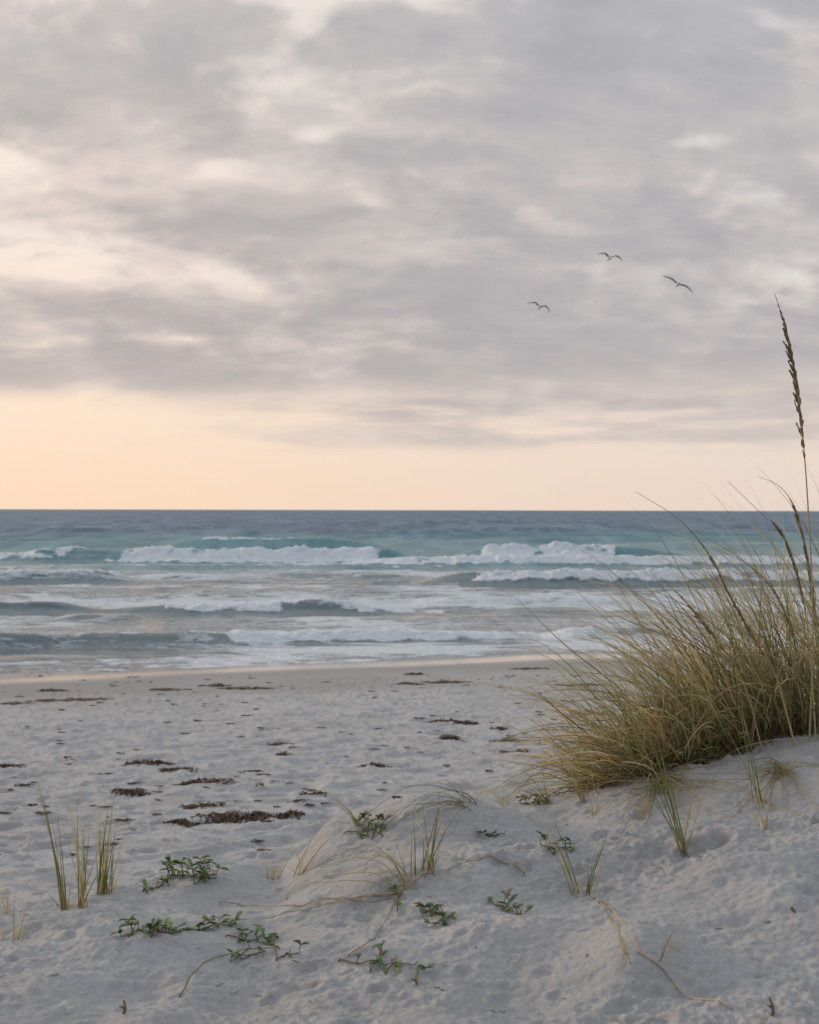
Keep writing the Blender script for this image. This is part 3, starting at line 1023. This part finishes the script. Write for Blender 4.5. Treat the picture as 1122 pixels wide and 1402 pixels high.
shoot('grass_shoot', 'dense brown footed green shoot third in the sprout row', 'grass shoot', (141, 1224),
      [(137, 1118, .2), (134, 1140), (143, 1125), (148, 1160), (150, 1100)], 0.009, dry_tips=[(120, 1110, .3), (160, 1066, .3), (127, 1090), (131, 1150), (148, 1078), (138, 1092), (155, 1110, .3), (168, 1090, .4)], seed=10)
shoot('grass_shoot', 'thin yellow green shoot ending the sprout row on the right', 'grass shoot', (149, 1222),
      [(158, 1105, .2), (160, 1130), (166, 1160), (172, 1180, .4)], 0.006, (DRY, OLIVE, TAN), dry_tips=[(180, 1120, .4), (188, 1150, .5), (152, 1080)], seed=11)
shoot('dry_sprout', 'withered brown sprout with forked leaves at the left edge', 'dry grass', (11, 1252),
      [(3, 1205, .2), (0, 1190), (12, 1215), (-12, 1200)], 0.006, DG, seed=12)
shoot('dry_sprout', 'bent straw coloured sprout low down at the left edge', 'dry grass', (22, 1288),
      [(38, 1252, .4), (52, 1208, .3), (20, 1216, .5), (42, 1225, .2)], 0.006, DG, seed=13)
shoot('dry_sprout', 'tiny dry stub beside the left picture edge below the withered sprout', 'dry grass', (2, 1288),
      [(-3, 1262), (5, 1268)], 0.006, DG, seed=14)
shoot('dry_sprout', 'dry reddish tuft standing at the foot of the pale dune lip', 'dry grass', (372, 1205),
      [(364, 1158), (380, 1160), (392, 1176, .4), (368, 1170), (400, 1160, .4)], 0.005, DG, dry_tips=[(420, 1120, .4), (440, 1130, .5), (360, 1140)], seed=15)
shoot('dry_sprout', 'dry tuft growing out of the top of the pale dune lip', 'dry grass', (412, 1197),
      [(446, 1150, .4), (470, 1135, .4), (440, 1170, .4), (400, 1150), (430, 1140)], 0.005, DG, dry_tips=[(490, 1120, .5), (380, 1130, .4), (460, 1112, .5)], seed=16)
shoot('dry_sprout', 'arched dry stems leaning over the leafy plant on the crest', 'dry grass', (494, 1128),
      [(440, 1090, .4), (430, 1078, .4), (452, 1085, .3), (470, 1095)], 0.005, (DRY, OLIVE, STRAW), dry_tips=[(400, 1060, .5), (420, 1120, .6)], seed=17)
shoot('dry_sprout', 'upright straw tuft on the sand below the middle of the grass bank', 'dry grass', (1048, 1132),
      [(1040, 1070), (1030, 1050), (1052, 1075), (1060, 1085, .3), (1035, 1090)], 0.005, DG, dry_tips=[(1020, 1100, .4), (1075, 1110, .4)], seed=18)
shoot('dry_sprout', 'short straw tuft with spreading leaves left below the grass bank', 'dry grass', (816, 1115),
      [(800, 1070), (820, 1060), (835, 1085, .3), (790, 1090, .3), (808, 1045)], 0.005, DG, dry_tips=[(780, 1100, .5), (850, 1090, .5)], seed=19)
shoot('dry_sprout', 'forked dry stalk standing in sand beside the tall front shoot', 'dry grass', (884, 1113),
      [(870, 1075), (892, 1070), (878, 1085), (866, 1090, .3)], 0.0045, DG, seed=20)
shoot('dry_sprout', 'thin dry stalks under the right part of the grass bank', 'dry grass', (1082, 1062),
      [(1074, 1020), (1090, 1010), (1068, 1040), (1096, 1030)], 0.005, DG, seed=21)
shoot('dry_sprout', 'pale leaning stalk beside the small sand mound', 'dry grass', (909, 1312),
      [(936, 1248, .2), (930, 1262), (968, 1228, .2)], 0.006, DG, seed=22)
shoot('dry_sprout', 'faint straw stalk on the left shoulder of the small sand mound', 'dry grass', (862, 1310),
      [(846, 1270, .2), (852, 1262), (840, 1280)], 0.005, DG, seed=23)
shoot('grass_shoot', 'green tipped shoot rising from the front edge of the grass bank', 'grass shoot', (1042, 1098),
      [(1020, 1000, .3), (1014, 960, .3), (1028, 1020), (1006, 930, .3)], 0.007, dry_tips=[(1000, 1010, .4)], seed=24)


shoot('dry_sprout', 'wispy straw spray leaning left at the foot of the low tussock', 'dry grass', (752, 1100),
      [(690, 1060, .4), (672, 1078, .5), (700, 1040, .4), (718, 1055, .3), (660, 1090, .6), (730, 1045)], 0.0045, (DRY, OLIVE, STRAW),
      dry_tips=[(650, 1066, .5), (640, 1075, .5), (705, 1020, .4), (735, 1020, .3), (690, 1085, .6), (765, 1040), (745, 1060)], seed=25)
shoot('dry_sprout', 'outermost straw spray left of the grass bank on the crest', 'dry grass', (694, 1104),
      [(640, 1075, .5), (652, 1062, .4), (668, 1070)], 0.004, DG, dry_tips=[(630, 1090, .6), (625, 1066, .5), (690, 1060), (710, 1075)], seed=26)
shoot('dry_sprout', 'long straw wisps arching far left from the low tussock', 'dry grass', (800, 1095),
      [(700, 940, .3), (742, 960, .35), (725, 985, .4), (760, 930, .3)], 0.0045, DG, dry_tips=[(695, 995, .45), (720, 1030, .5), (702, 1010, .5), (740, 900, .3)], seed=27)
# dry grass thatch lying on the sand
def lying_tuft(name, label, base, tips, n_per, seed, wid=0.0032):
    b = on_ground(*base)
    t = thing(name, label, 'dry grass', tuple(b))
    rg = np.random.default_rng(seed)
    m = Mesh()
    for tip in tips:
        g = on_ground(tip[0], tip[1])
        for k in range(n_per):
            r0 = np.array(b) + np.array([rg.normal(0, 0.02), rg.normal(0, 0.03), 0])
            e = np.array(g) + np.array([rg.normal(0, 0.10), rg.normal(0, 0.10), 0])
            s = np.linspace(0, 1, 12)
            p = r0[None] * (1 - s[:, None]) + e[None] * s[:, None]
            p[:, 1] += 0.03 * rg.normal() * np.sin(s * math.pi)
            gzv = ground_z(p[:, 0], p[:, 1])
            p[:, 2] = gzv + (tip[2] if len(tip) > 2 else 0.05) * np.sin(s * math.pi * rg.uniform(0.75, 1.0)) * rg.uniform(0.2, 1.2) + 0.003
            p[0, 2] = gzv[0] - 0.01
            w = wid * rg.uniform(0.5, 1.1) * 0.5
            c0 = np.array(TAN if rg.uniform() < 0.7 else STRAW if rg.uniform() < 0.5 else OLIVE) * rg.uniform(0.6, 1.15)
            m.tube(p, w, w * 0.25, c0, c0 * 1.1, 4)
    build_part(m, 'dry_blades', M_GRASS, t)
    return t


lying_tuft('lying_grass', 'wind combed dry grass lying left across the middle of the dune', (560, 1218),
           [(380, 1245, .06), (430, 1225, .05), (350, 1262, .03), (470, 1200, .09), (500, 1180, .12), (440, 1190, .08)], 4, 41)
lying_tuft('lying_grass', 'sparse straw trailing left from the low end of the grass bank', (800, 1098),
           [(650, 1065, .06), (700, 1075, .08), (680, 1085, .06), (720, 1050, .12), (690, 1095, .03)], 16, 42)
lying_tuft('lying_grass', 'flat straw litter spilling down the sand under the grass bank', (905, 1068),
           [(850, 1110, .03), (960, 1100, .03), (880, 1120, .02), (1000, 1090, .03), (930, 1130, .02), (830, 1095, .04), (980, 1120, .02), (1010, 1060, .04), (870, 1140, .015)], 11, 43)
lying_tuft('lying_grass', 'loose straw litter below the tall sea oats near the right edge', (1070, 1050),
           [(1010, 1080, .03), (1110, 1100, .03), (1050, 1110, .02), (1090, 1130, .02), (1000, 1060, .05), (1030, 1135, .02), (1120, 1070, .04)], 9, 44)
lying_tuft('lying_grass', 'scattered dry stems behind the leafy plant on the crest', (640, 1100),
           [(560, 1130, .04), (540, 1140, .03), (600, 1112, .06), (700, 1085, .05)], 6, 45)


# runners: long stems creeping over the sand
def runner(name, label, pts, r0, r1, col, seed, lift=0.006, nodes=True, arch=None):
    rg = np.random.default_rng(seed)
    g = [np.array(on_ground(px, py)) for px, py in pts]
    r0, r1 = r0 * 0.45, r1 * 0.45
    c = spline(g, 60)
    s = np.linspace(0, 1, len(c))
    gzz = ground_z(c[:, 0], c[:, 1])
    gzz = np.convolve(np.pad(gzz, 3, mode='edge'), np.ones(7) / 7, mode='valid')
    c[:, 2] = gzz + r0 * 0.8 + lift * np.abs(np.sin(s * 9 + rg.uniform(0, 6)))
    if arch is not None:
        c[:, 2] += arch * np.sin(s * math.pi)
    c[0, 2] -= 0.02; c[-1, 2] -= 0.02
    m = Mesh(); m.tube(c, r0, r1, col, np.asarray(col) * 1.25, 6)
    if nodes:
        for k in range(3, len(c) - 2, 7):
            d = np.array([rg.normal(), rg.normal(), 0.5]) * 0.02
            m.tube([c[k], c[k] + d * 0.6, c[k] + d], r0 * 0.7, r0 * 0.2, col, None, 4)
    return tag(m.build(name, M_STEM, None, tuple(g[0])), label, 'runner')


RUST = (0.27, 0.19, 0.115)
runner('creeping_runner', 'long pale runner curving over the small mound to the lower right', [(812, 1228), (838, 1248), (868, 1285), (886, 1312), (920, 1345), (965, 1372), (1005, 1386)], 0.0055, 0.0035, (0.34, 0.25, 0.15), 51, 0.004, False)
runner('creeping_runner', 'second pale runner forking off beside the long curved one', [(820, 1232), (836, 1262), (850, 1290), (858, 1310)], 0.004, 0.003, (0.30, 0.22, 0.13), 52, 0.004, False)
runner('creeping_runner', 'brown runner winding down from the lying grass to the leafy vine', [(588, 1196), (566, 1216), (540, 1240), (520, 1275), (500, 1300), (476, 1312)], 0.0045, 0.004, RUST, 53, 0.012)
runner('creeping_runner', 'thin runner along the sand left of the crossing shoots', [(720, 1200), (680, 1182), (640, 1184), (600, 1194)], 0.0035, 0.0025, RUST, 54, 0.008)
runner('creeping_runner', 'olive stem arching over the sand at lower left', [(246, 1366), (262, 1350), (290, 1334), (340, 1312), (385, 1300)], 0.005, 0.0035, (0.17, 0.15, 0.06), 55, 0.004, False, 0.035)
runner('creeping_runner', 'dry brown stem lying behind the leafy plants at left', [(300, 1238), (340, 1242), (400, 1240), (450, 1236), (480, 1232)], 0.0035, 0.0025, RUST, 56, 0.01)
runner('creeping_runner', 'faint runner stretching right below the grass bank', [(900, 1108), (960, 1078), (1020, 1085), (1075, 1112), (1100, 1118)], 0.003, 0.002, RUST, 57, 0.01)


# twig stubs
def stub(label, base, tip, seed):
    b = on_ground(*base)
    rg = np.random.default_rng(seed)
    tp = np.array(at(tip[0], tip[1], b.y))
    b_ = np.array(sink(b))
    mid_ = 0.5 * (b_ + tp) + np.array([0.006, 0.0, 0.0])
    m = Mesh()
    m.tube(spline([b_, mid_, tp], 10), 0.0055, 0.003, (0.13, 0.09, 0.055), (0.22, 0.16, 0.10), 6)
    q = mid_ + np.array([0.014 * rg.choice([-1, 1]), 0, 0.008])
    m.tube([mid_, 0.5 * (mid_ + q) + np.array([0, 0, 0.002]), q], 0.003, 0.0015, (0.13, 0.09, 0.055), None, 5)
    tag(m.build('twig_stub', M_STEM, None, tuple(b)), label, 'twig')


stub('dark twig stub sticking up at the lower right corner', (1056, 1390), (1054, 1366), 61)
stub('small brown twig stub at the lower left near the arching stem', (166, 1388), (170, 1370), 62)
stub('short twig stub on the sand by the right edge', (1087, 1250), (1084, 1242), 63)


# ------------------------------------------------------------------ leafy creepers
def creeper(label, spine, n_leaf, ln, seed, cols=None, spread=0.018, stand=0.02, stem_col=(0.16, 0.11, 0.06), name='beach_creeper'):
    rg = np.random.default_rng(seed)
    cols = cols or [(0.115, 0.190, 0.052), (0.145, 0.22, 0.062), (0.21, 0.24, 0.075), (0.095, 0.150, 0.045), (0.115, 0.190, 0.052), (0.23, 0.16, 0.075)]
    g = [np.array(on_ground(px, py)) for px, py in spine]
    t = thing(name, label, 'creeping plant', tuple(g[0]))
    c = spline(g, 30) if len(g) > 1 else np.array([g[0]] * 8)
    s = np.linspace(0, 1, len(c))
    c[:, 2] = ground_z(c[:, 0], c[:, 1]) + 0.006
    st = Mesh()
    c2 = c.copy(); c2[0, 2] -= 0.015; c2[-1, 2] += 0.01
    st.tube(c2, 0.0022, 0.0014, stem_col, (0.12, 0.13, 0.05), 6)
    lf = Mesh()
    i = 0
    n_leaf = int(n_leaf * 0.95)
    while i < n_leaf:
        k = rg.integers(1, len(c))
        p0 = c[k] + np.array([rg.normal(0, 0.018), rg.normal(0, 0.030), 0])
        p0[2] = gz(p0[0], p0[1]) + 0.002
        a = rg.uniform(0, 6.283); hgt = stand * rg.uniform(0.15, 1.1)
        top = p0 + np.array([math.cos(a) * spread * rg.uniform(0.2, 1), math.sin(a) * spread * rg.uniform(0.2, 1), hgt])
        st.tube([c[k], 0.5 * (c[k] + p0), p0, 0.5 * (p0 + top) + np.array([0, 0, 0.004]), top], 0.0018, 0.0012, (0.11, 0.12, 0.05), None, 5)
        for j in range(rg.integers(2, 5)):          # a rosette of leaves at the end of each side shoot
            b = a + j * 1.7 + rg.normal(0, 0.8)
            d = np.array([math.cos(b), math.sin(b), rg.uniform(-0.25, 1.1)])
            lf.leaf(top, d, np.array([0.02, 0.01, 1.0]), 0.95 * ln * rg.uniform(0.45, 1.2), 0.95 * ln * rg.uniform(0.30, 0.55),
                    np.array(cols[rg.integers(len(cols))]) * rg.uniform(0.75, 1.25), 0.35, rg.uniform(-0.1, 0.4))
            i += 1
    build_part(st, 'stem', M_STEM, t)
    build_part(lf, 'leaves', M_LEAF, t)
    return t


creeper('bushy bright green leafy plant on the dune crest right of the sprout row', [(228, 1200), (250, 1200), (270, 1203), (286, 1205)], 70, 0.036, 71, spread=0.022, stand=0.045)
creeper('small dull leafy sprig left below the bushy crest plant', [(196, 1222), (208, 1218), (222, 1214)], 22, 0.028, 72)
creeper('long low mat of green leaves lower left of the dune', [(178, 1282), (204, 1278), (240, 1280), (280, 1274), (320, 1268)], 62, 0.033, 73, spread=0.02, stand=0.022)
creeper('upright leaf pair at the left tip of the low leaf mat', [(176, 1284), (180, 1280), (186, 1270)], 14, 0.030, 74, stand=0.03)
creeper('reddish stemmed sprig with green leaves right of the low leaf mat', [(308, 1284), (332, 1288), (350, 1290), (368, 1292)], 26, 0.030, 75, stem_col=(0.16, 0.07, 0.045))
creeper('pair of leaf tips standing on the arching stem at lower left', [(318, 1310), (340, 1312), (356, 1308)], 12, 0.026, 76, stand=0.03)
creeper('small sprig at the end of the arching stem', [(378, 1316), (388, 1312), (398, 1308)], 9, 0.026, 77)
creeper('leafy green plant on the crest under the arched dry stems', [(470, 1143), (490, 1142), (510, 1138), (530, 1136)], 40, 0.031, 78, spread=0.018, stand=0.035)
creeper('dark green rosette on the shaded slope below the crest shoot', [(582, 1250), (594, 1252), (606, 1258), (616, 1262)], 34, 0.032, 79, spread=0.02, stand=0.03)
creeper('small green sprig right of the dark rosette', [(680, 1240), (690, 1248), (704, 1252), (714, 1254)], 18, 0.030, 80, stand=0.03)
creeper('leafy sprig at the foot of the left crossing shoot', [(750, 1165), (764, 1163), (788, 1162)], 24, 0.026, 81, stand=0.025)
creeper('green plant half hidden at the left foot of the grass bank', [(714, 1102), (732, 1100), (748, 1099)], 34, 0.028, 82, stand=0.025)
creeper('leafy vine with rusty stems in front centre of the dune', [(462, 1318), (490, 1322), (520, 1322), (548, 1322), (572, 1326)], 30, 0.030, 83, stem_col=(0.17, 0.09, 0.05), stand=0.02)
creeper('lone leaf tip poking up beside the rusty vine', [(540, 1236), (546, 1230), (550, 1226)], 8, 0.024, 84, stand=0.02)
creeper('bluish scrap of leaves on bare sand below the dune crest', [(670, 1147), (680, 1146), (692, 1145)], 8, 0.024, 85, cols=[(0.09, 0.10, 0.075), (0.12, 0.11, 0.07)], stand=0.01)


# ------------------------------------------------------------------ seaweed wrack on the beach
def wrack(label, px0, px1, py, hgt, n_str, seed, group=None, tone=1.0):
    """a flattened heap of dried seaweed strands lying on the sand"""
    rg = np.random.default_rng(seed)
    a, b = np.array(on_ground(px0, py)), np.array(on_ground(px1, py))
    cen = 0.5 * (a + b); wdt = np.linalg.norm((b - a)[:2]) * 0.5
    hgt *= 0.36
    dep = min(wdt * 0.32, 0.10) + 0.015
    m = Mesh()
    # low core heap
    nr, nc = 7, 22
    q = np.linspace(0, 1, nr)[:, None]; an = np.linspace(0, 2 * math.pi, nc, endpoint=False)[None]
    rim = 1 + 0.25 * np.sin(3 * an + rg.uniform(0, 6)) + 0.18 * np.sin(7 * an + rg.uniform(0, 6)) + 0.12 * rg.normal(0, 1, (1, nc))
    x = cen[0] + q * rim * wdt * 0.85 * np.cos(an); y = cen[1] + q * rim * dep * 0.85 * np.sin(an)
    lump = 0.55 + 0.45 * pn(x * 9, y * 9, seed) + 0.35 * pn(x * 23, y * 23, seed + 1)
    z = ground_z(x, y) + hgt * 0.6 * (1 - q ** 2) * np.clip(lump, -0.5, 1.4) - 0.012 * (q > 0.9)
    cc = np.array([0.10, 0.066, 0.040]) * tone * (0.7 + 0.6 * rg.uniform(0, 1, (nr, nc, 1)))
    m.add(np.stack([x, y, z], -1), grid_faces(nr, nc, True), cc)
    for k in range(n_str):
        r = math.sqrt(rg.uniform()) * 1.1; t = rg.uniform(0, 6.283)
        p = np.array([cen[0] + r * wdt * math.cos(t), cen[1] + r * dep * math.sin(t), 0])
        di = rg.normal(0, 0.8) + (0 if rg.uniform() < 0.7 else 1.57)
        L = rg.uniform(0.04, 0.15) * (0.6 + wdt)
        ss = np.linspace(-0.5, 0.5, 7)
        xx = p[0] + ss * L * math.cos(di); yy = p[1] + ss * L * math.sin(di) + 0.02 * rg.normal(0, 1, 7)
        top = hgt * max(0, 1 - r * r) * rg.uniform(0.3, 1.1)
        zz = ground_z(xx, yy) + top + 0.006 * np.abs(rg.normal(0, 1, 7)) + 0.002
        zz[0] = zz[0] - top * 0.6; zz[-1] -= top * 0.6
        c = np.array([0.12, 0.075, 0.042] if rg.uniform() < 0.6 else [0.055, 0.038, 0.026]) * rg.uniform(0.7, 1.7) * tone
        m.tube(np.stack([xx, yy, zz], -1), 0.0055 * rg.uniform(0.4, 1.3), 0.002, c, None, 4)
    o = m.build('seaweed_clump', M_WEED, None, tuple(cen))
    return tag(o, label, 'seaweed', group)


wrack('widest dark seaweed heap on the near beach above the bushy crest plant', 272, 382, 1119, 0.085, 150, 101)
wrack('small dark seaweed heap touching the left end of the widest heap', 238, 274, 1128, 0.06, 40, 102)
wrack('small dark seaweed heap just right of the widest heap', 380, 414, 1115, 0.055, 36, 103)
wrack('thin seaweed heap right above the widest heap', 252, 304, 1104, 0.05, 36, 104)
wrack('peaked brown seaweed heap at left in the upper row of near heaps', 174, 232, 1046, 0.11, 60, 105)
wrack('flat dark seaweed strip just below right of the peaked heap', 218, 270, 1055, 0.05, 36, 106)
wrack('seaweed heap alone above the green sprout row', 154, 198, 1085, 0.07, 44, 107)
wrack('narrow seaweed strip in the middle of the near beach, upper one', 262, 316, 1069, 0.045, 36, 108)
wrack('narrow seaweed strip in the middle of the near beach, lower one', 242, 270, 1074, 0.04, 22, 109)
wrack('dark seaweed heap alone on bare beach below the right heap pair', 506, 540, 1050, 0.06, 34, 110)
wrack('flat dark seaweed patch straight above the arched dry stems', 412, 448, 1087, 0.045, 30, 111)
wrack('left heap of the pair of brown seaweed heaps at mid beach', 590, 624, 989, 0.11, 44, 112)
wrack('right heap of the pair of brown seaweed heaps at mid beach', 622, 656, 991, 0.09, 36, 113)
wrack('brown seaweed heap just below the mid beach pair', 604, 632, 1011, 0.08, 30, 114)
wrack('long thin dark strand lying left of the low grass tussock', 674, 718, 1015, 0.04, 30, 115)
wrack('faint seaweed strip between the mid beach pair and the grass bank', 668, 694, 999, 0.04, 20, 116)
wrack('low strand of dark weed nearest to the left foot of the grass bank', 690, 730, 1029, 0.04, 26, 117)
wrack('dark seaweed scrap on the left picture edge of the near beach', -14, 34, 1050, 0.05, 30, 118)
wrack('small dark scrap in the centre of the bare beach, upper one', 370, 390, 1019, 0.06, 16, 119)
wrack('small dark scrap in the centre of the bare beach, lower one', 378, 398, 1034, 0.05, 14, 120)
wrack('long brown weed strip half hidden behind the low straw tussock', 770, 832, 978, 0.10, 60, 121)
wrack('far left brown wrack strip near the wet sand', 50, 92, 946, 0.10, 40, 122)
wrack('long pale brown wrack strip below the far left one', 46, 150, 958, 0.08, 70, 123, tone=1.5)
wrack('faint brown strip at the left edge of the wrack line', -10, 40, 964, 0.06, 30, 124, tone=1.5)
wrack('dark middle piece of the wrack line left of centre', 276, 316, 939, 0.10, 44, 125)
wrack('long brown piece of the wrack line at centre', 300, 372, 943, 0.09, 60, 126, tone=1.3)
wrack('left end piece of the central wrack line', 206, 262, 945, 0.07, 40, 127, tone=1.4)
wrack('dark right hand piece of the wrack line with a raised crest', 552, 584, 924, 0.11, 36, 128)
wrack('long brown wrack piece below the raised dark one', 580, 640, 934, 0.10, 50, 129, tone=1.2)
wrack('brown wrack piece between the central line and the raised dark one', 540, 582, 937, 0.08, 36, 130, tone=1.2)
wrack('faint brown wrack patch close to the tall grass at mid beach', 700, 760, 916, 0.08, 40, 131, tone=1.3)
wrack('brown wrack strip reaching behind the low straw tussock', 760, 830, 938, 0.10, 50, 132, tone=1.2)

# tiny scraps nobody could tell apart, scattered over the beach
protos = []
for k in range(5):
    rg = np.random.default_rng(400 + k)
    m = Mesh()
    for j in range(7):
        a = rg.uniform(-0.5, 0.5); L = rg.uniform(0.03, 0.10)
        s = np.linspace(-0.5, 0.5, 6)
        p = np.stack([rg.normal(0, 0.02) + s * L * math.cos(a), rg.normal(0, 0.02) + s * L * math.sin(a) + rg.normal(0, 0.006, 6), 0.003 + 0.004 * np.abs(rg.normal(0, 1, 6))], -1)
        m.tube(p, 0.004, 0.002, np.array([0.075, 0.05, 0.032]) * rg.uniform(0.7, 1.6), None, 4)
    protos.append(new_mesh('seaweed_scrap', np.concatenate(m.v), np.concatenate(m.f), M_WEED, {'col': np.concatenate(m.c)}))
rg = np.random.default_rng(77)
cnt = 0
while cnt < 230:
    px, py = rg.uniform(-20, 860), 925 + 250 * rg.uniform(0, 1) ** 1.7
    g = on_ground(px, py)
    if g.y < 8.2 or g.z > 1.0:
        continue
    o = link('seaweed_scrap', protos[cnt % 5], None, tuple(g))
    sc = rg.uniform(0.3, 1.0)
    o.scale = (sc * rg.uniform(0.9, 1.5), sc, sc)
    o.rotation_euler = (0, 0, rg.normal(0, 0.5))
    tag(o, 'tiny dark scrap of dried seaweed on the trodden beach', 'seaweed', 'tiny seaweed scraps scattered over the beach')
    cnt += 1


# short bits of straw and bark blown over the dune
protos = []
for k in range(4):
    rg = np.random.default_rng(500 + k)
    m = Mesh()
    s_ = np.linspace(-0.5, 0.5, 6)
    L = rg.uniform(0.02, 0.06)
    m.tube(np.stack([s_ * L, 0.004 * np.sin(s_ * 5 + k), 0.002 + 0.004 * np.abs(s_)], -1), 0.0022, 0.0012, np.array([0.20, 0.14, 0.085]) * rg.uniform(0.5, 1.5), None, 5)
    protos.append(new_mesh('straw_fragment', np.concatenate(m.v), np.concatenate(m.f), M_STEM, {'col': np.concatenate(m.c)}))
rg = np.random.default_rng(78)
cnt = 0
while cnt < 60:
    px, py = rg.uniform(-10, 1130), rg.uniform(1090, 1400)
    g = on_ground(px, py)
    if g.y > 5.4:
        continue
    o = link('straw_fragment', protos[cnt % 4], None, tuple(g))
    o.scale = (rg.uniform(0.2, 0.7),) * 3
    o.rotation_euler = (0, 0, rg.uniform(0, 6.28))
    tag(o, 'tiny straw fragment lying loose on the dune sand', 'straw', 'tiny straw fragments scattered over the dune')
    cnt += 1


# ------------------------------------------------------------------ gulls
def gull(label, px, py, d, heading, bank, span, wl, wr, seed):
    """one continuous body with wings; wl / wr: list of (dihedral degrees) for inner and outer wing, left and right"""
    bm = bmesh.new()

    def loft(rings):
        vs = [[bm.verts.new(p) for p in r] for r in rings]
        for a, b in zip(vs[:-1], vs[1:]):
            for i in range(len(a)):
                bm.faces.new((a[i], a[(i + 1) % len(a)], b[(i + 1) % len(a)], b[i]))
        bm.faces.new(vs[0][::-1]); bm.faces.new(vs[-1])
    # body along +Y (head forward)
    prof = [(-0.30, 0.006, 0.055, 0.01), (-0.22, 0.018, 0.05, 0.005), (-0.12, 0.045, 0.05, 0.0), (0.0, 0.066, 0.066, -0.005), (0.10, 0.060, 0.060, 0.0),
            (0.165, 0.040, 0.040, 0.012), (0.20, 0.036, 0.036, 0.018), (0.235, 0.034, 0.034, 0.018), (0.262, 0.016, 0.016, 0.014)]
    rings = []
    for (y, rz, rx, z0) in prof:
        rings.append([(rx * math.cos(t), y, z0 + rz * math.sin(t)) for t in np.linspace(0, 2 * math.pi, 12, endpoint=False)])
    loft(rings)
    half = span * 1.1 / 2
    for sgn, (d1, d2, d3) in ((-1, wl), (1, wr)):
        # stations along the wing: length share, chord, sweep
        stn = [(0.0, 0.17, 0.04), (0.10, 0.165, 0.045), (0.22, 0.155, 0.06), (0.38, 0.145, 0.085), (0.50, 0.135, 0.09), (0.68, 0.11, 0.055), (0.86, 0.07, -0.02), (1.0, 0.012, -0.10)]
        x, z = 0.02, 0.03
        prev = 0
        rg_ = []
        for (s, ch, sw) in stn:
            ang = d1 if s <= 0.38 else (d2 if s <= 0.7 else d3)
            ln_ = (s - prev) * half
            x += ln_ * math.cos(R(ang)); z += ln_ * math.sin(R(ang)); prev = s
            th_ = 0.030 * (1 - 0.55 * s)
            ring = []
            for (cy_, tz) in ((0.5, 0.1), (0.30, 0.55), (0.0, 0.6), (-0.3, 0.35), (-0.5, 0.1), (-0.3, -0.15), (0.0, -0.25), (0.30, -0.25)):
                ring.append((sgn * x, sw + cy_ * ch * 1.25, z + tz * th_))
            rg_.append(ring if sgn > 0 else ring[::-1])
        loft(rg_)
    me = bpy.data.meshes.new('gull')
    bm.normal_update()
    bmesh.ops.recalc_face_normals(bm, faces=bm.faces)
    bm.to_mesh(me); bm.free()
    tmp = link('gull', me)
    mod = tmp.modifiers.new('r', 'REMESH'); mod.mode = 'VOXEL'; mod.voxel_size = 0.0075
    dg = bpy.context.evaluated_depsgraph_get()
    me2 = bpy.data.meshes.new_from_object(tmp.evaluated_get(dg))
    bpy.data.objects.remove(tmp)
    me2.name = 'gull'
    co = np.empty(len(me2.vertices) * 3, np.float32); me2.vertices.foreach_get('co', co); co = co.reshape(-1, 3)
    nr = np.empty(len(me2.vertices) * 3, np.float32); me2.vertices.foreach_get('normal', nr); nr = nr.reshape(-1, 3)
    ax = np.abs(co[:, 0])
    wing = sst(0.07, 0.11, ax)
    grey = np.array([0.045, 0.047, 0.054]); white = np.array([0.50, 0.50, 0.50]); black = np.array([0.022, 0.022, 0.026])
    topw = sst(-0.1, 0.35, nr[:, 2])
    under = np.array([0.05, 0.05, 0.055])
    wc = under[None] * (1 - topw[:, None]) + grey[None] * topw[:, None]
    tipw = sst(0.62, 0.8, ax / half)[:, None]
    trail = (sst(0.0, -0.05, co[:, 1] - 0.02) * wing * 0.4)[:, None]
    wc = wc * (1 - tipw) + black * tipw
    wc = wc * (1 - trail) + black * trail
    bodyc = white[None] * np.ones((len(co), 1))
    bk = (sst(0.1, 0.6, nr[:, 2]) * (1 - sst(0.12, 0.16, co[:, 1])) * sst(-0.22, -0.16, co[:, 1]))[:, None]
    bodyc = bodyc * (1 - bk) + grey * bk
    c = bodyc * (1 - wing[:, None]) + wc * wing[:, None]
    at_ = me2.attributes.new('col', 'FLOAT_COLOR', 'POINT')
    at_.data.foreach_set('color', np.concatenate([c, np.ones((len(c), 1))], 1).astype(np.float32).ravel())
    me2.materials.clear(); me2.materials.append(M_BIRD)
    me2.polygons.foreach_set('use_smooth', np.full(len(me2.polygons), True))
    o = link('gull', me2, None, at(px, py, d))
    o.rotation_euler = (Matrix.Rotation(heading, 3, 'Z') @ Matrix.Rotation(R(11), 3, 'X') @ Matrix.Rotation(bank, 3, 'Y')).to_euler()
    tag(o, label, 'gull', 'gulls gliding over the sea')
    m = Mesh()
    m.tube([(0, 0.255, 0.014), (0, 0.285, 0.012), (0, 0.305, 0.006)], 0.010, 0.003, (0.55, 0.32, 0.05), (0.45, 0.2, 0.03), 6)
    me = new_mesh('beak', np.concatenate(m.v), np.concatenate(m.f), M_BEAK, {'col': np.concatenate(m.c)})
    link('beak', me, o)
    return o


gull('topmost gull gliding level with both wings arched', 835, 354, 70, R(195), R(-6), 1.36, (26, -12, -26), (34, -4, -14), 1)
gull('gull steeply banked to the right nearest the tall seed head', 928, 390, 68, R(185), R(-24), 1.58, (8, -10, -16), (14, 4, -2), 2)
gull('lowest gull, furthest left of the three, with its right wing dipped', 739, 421, 72, R(190), R(-12), 1.30, (20, -32, -48), (30, -8, -20), 3)
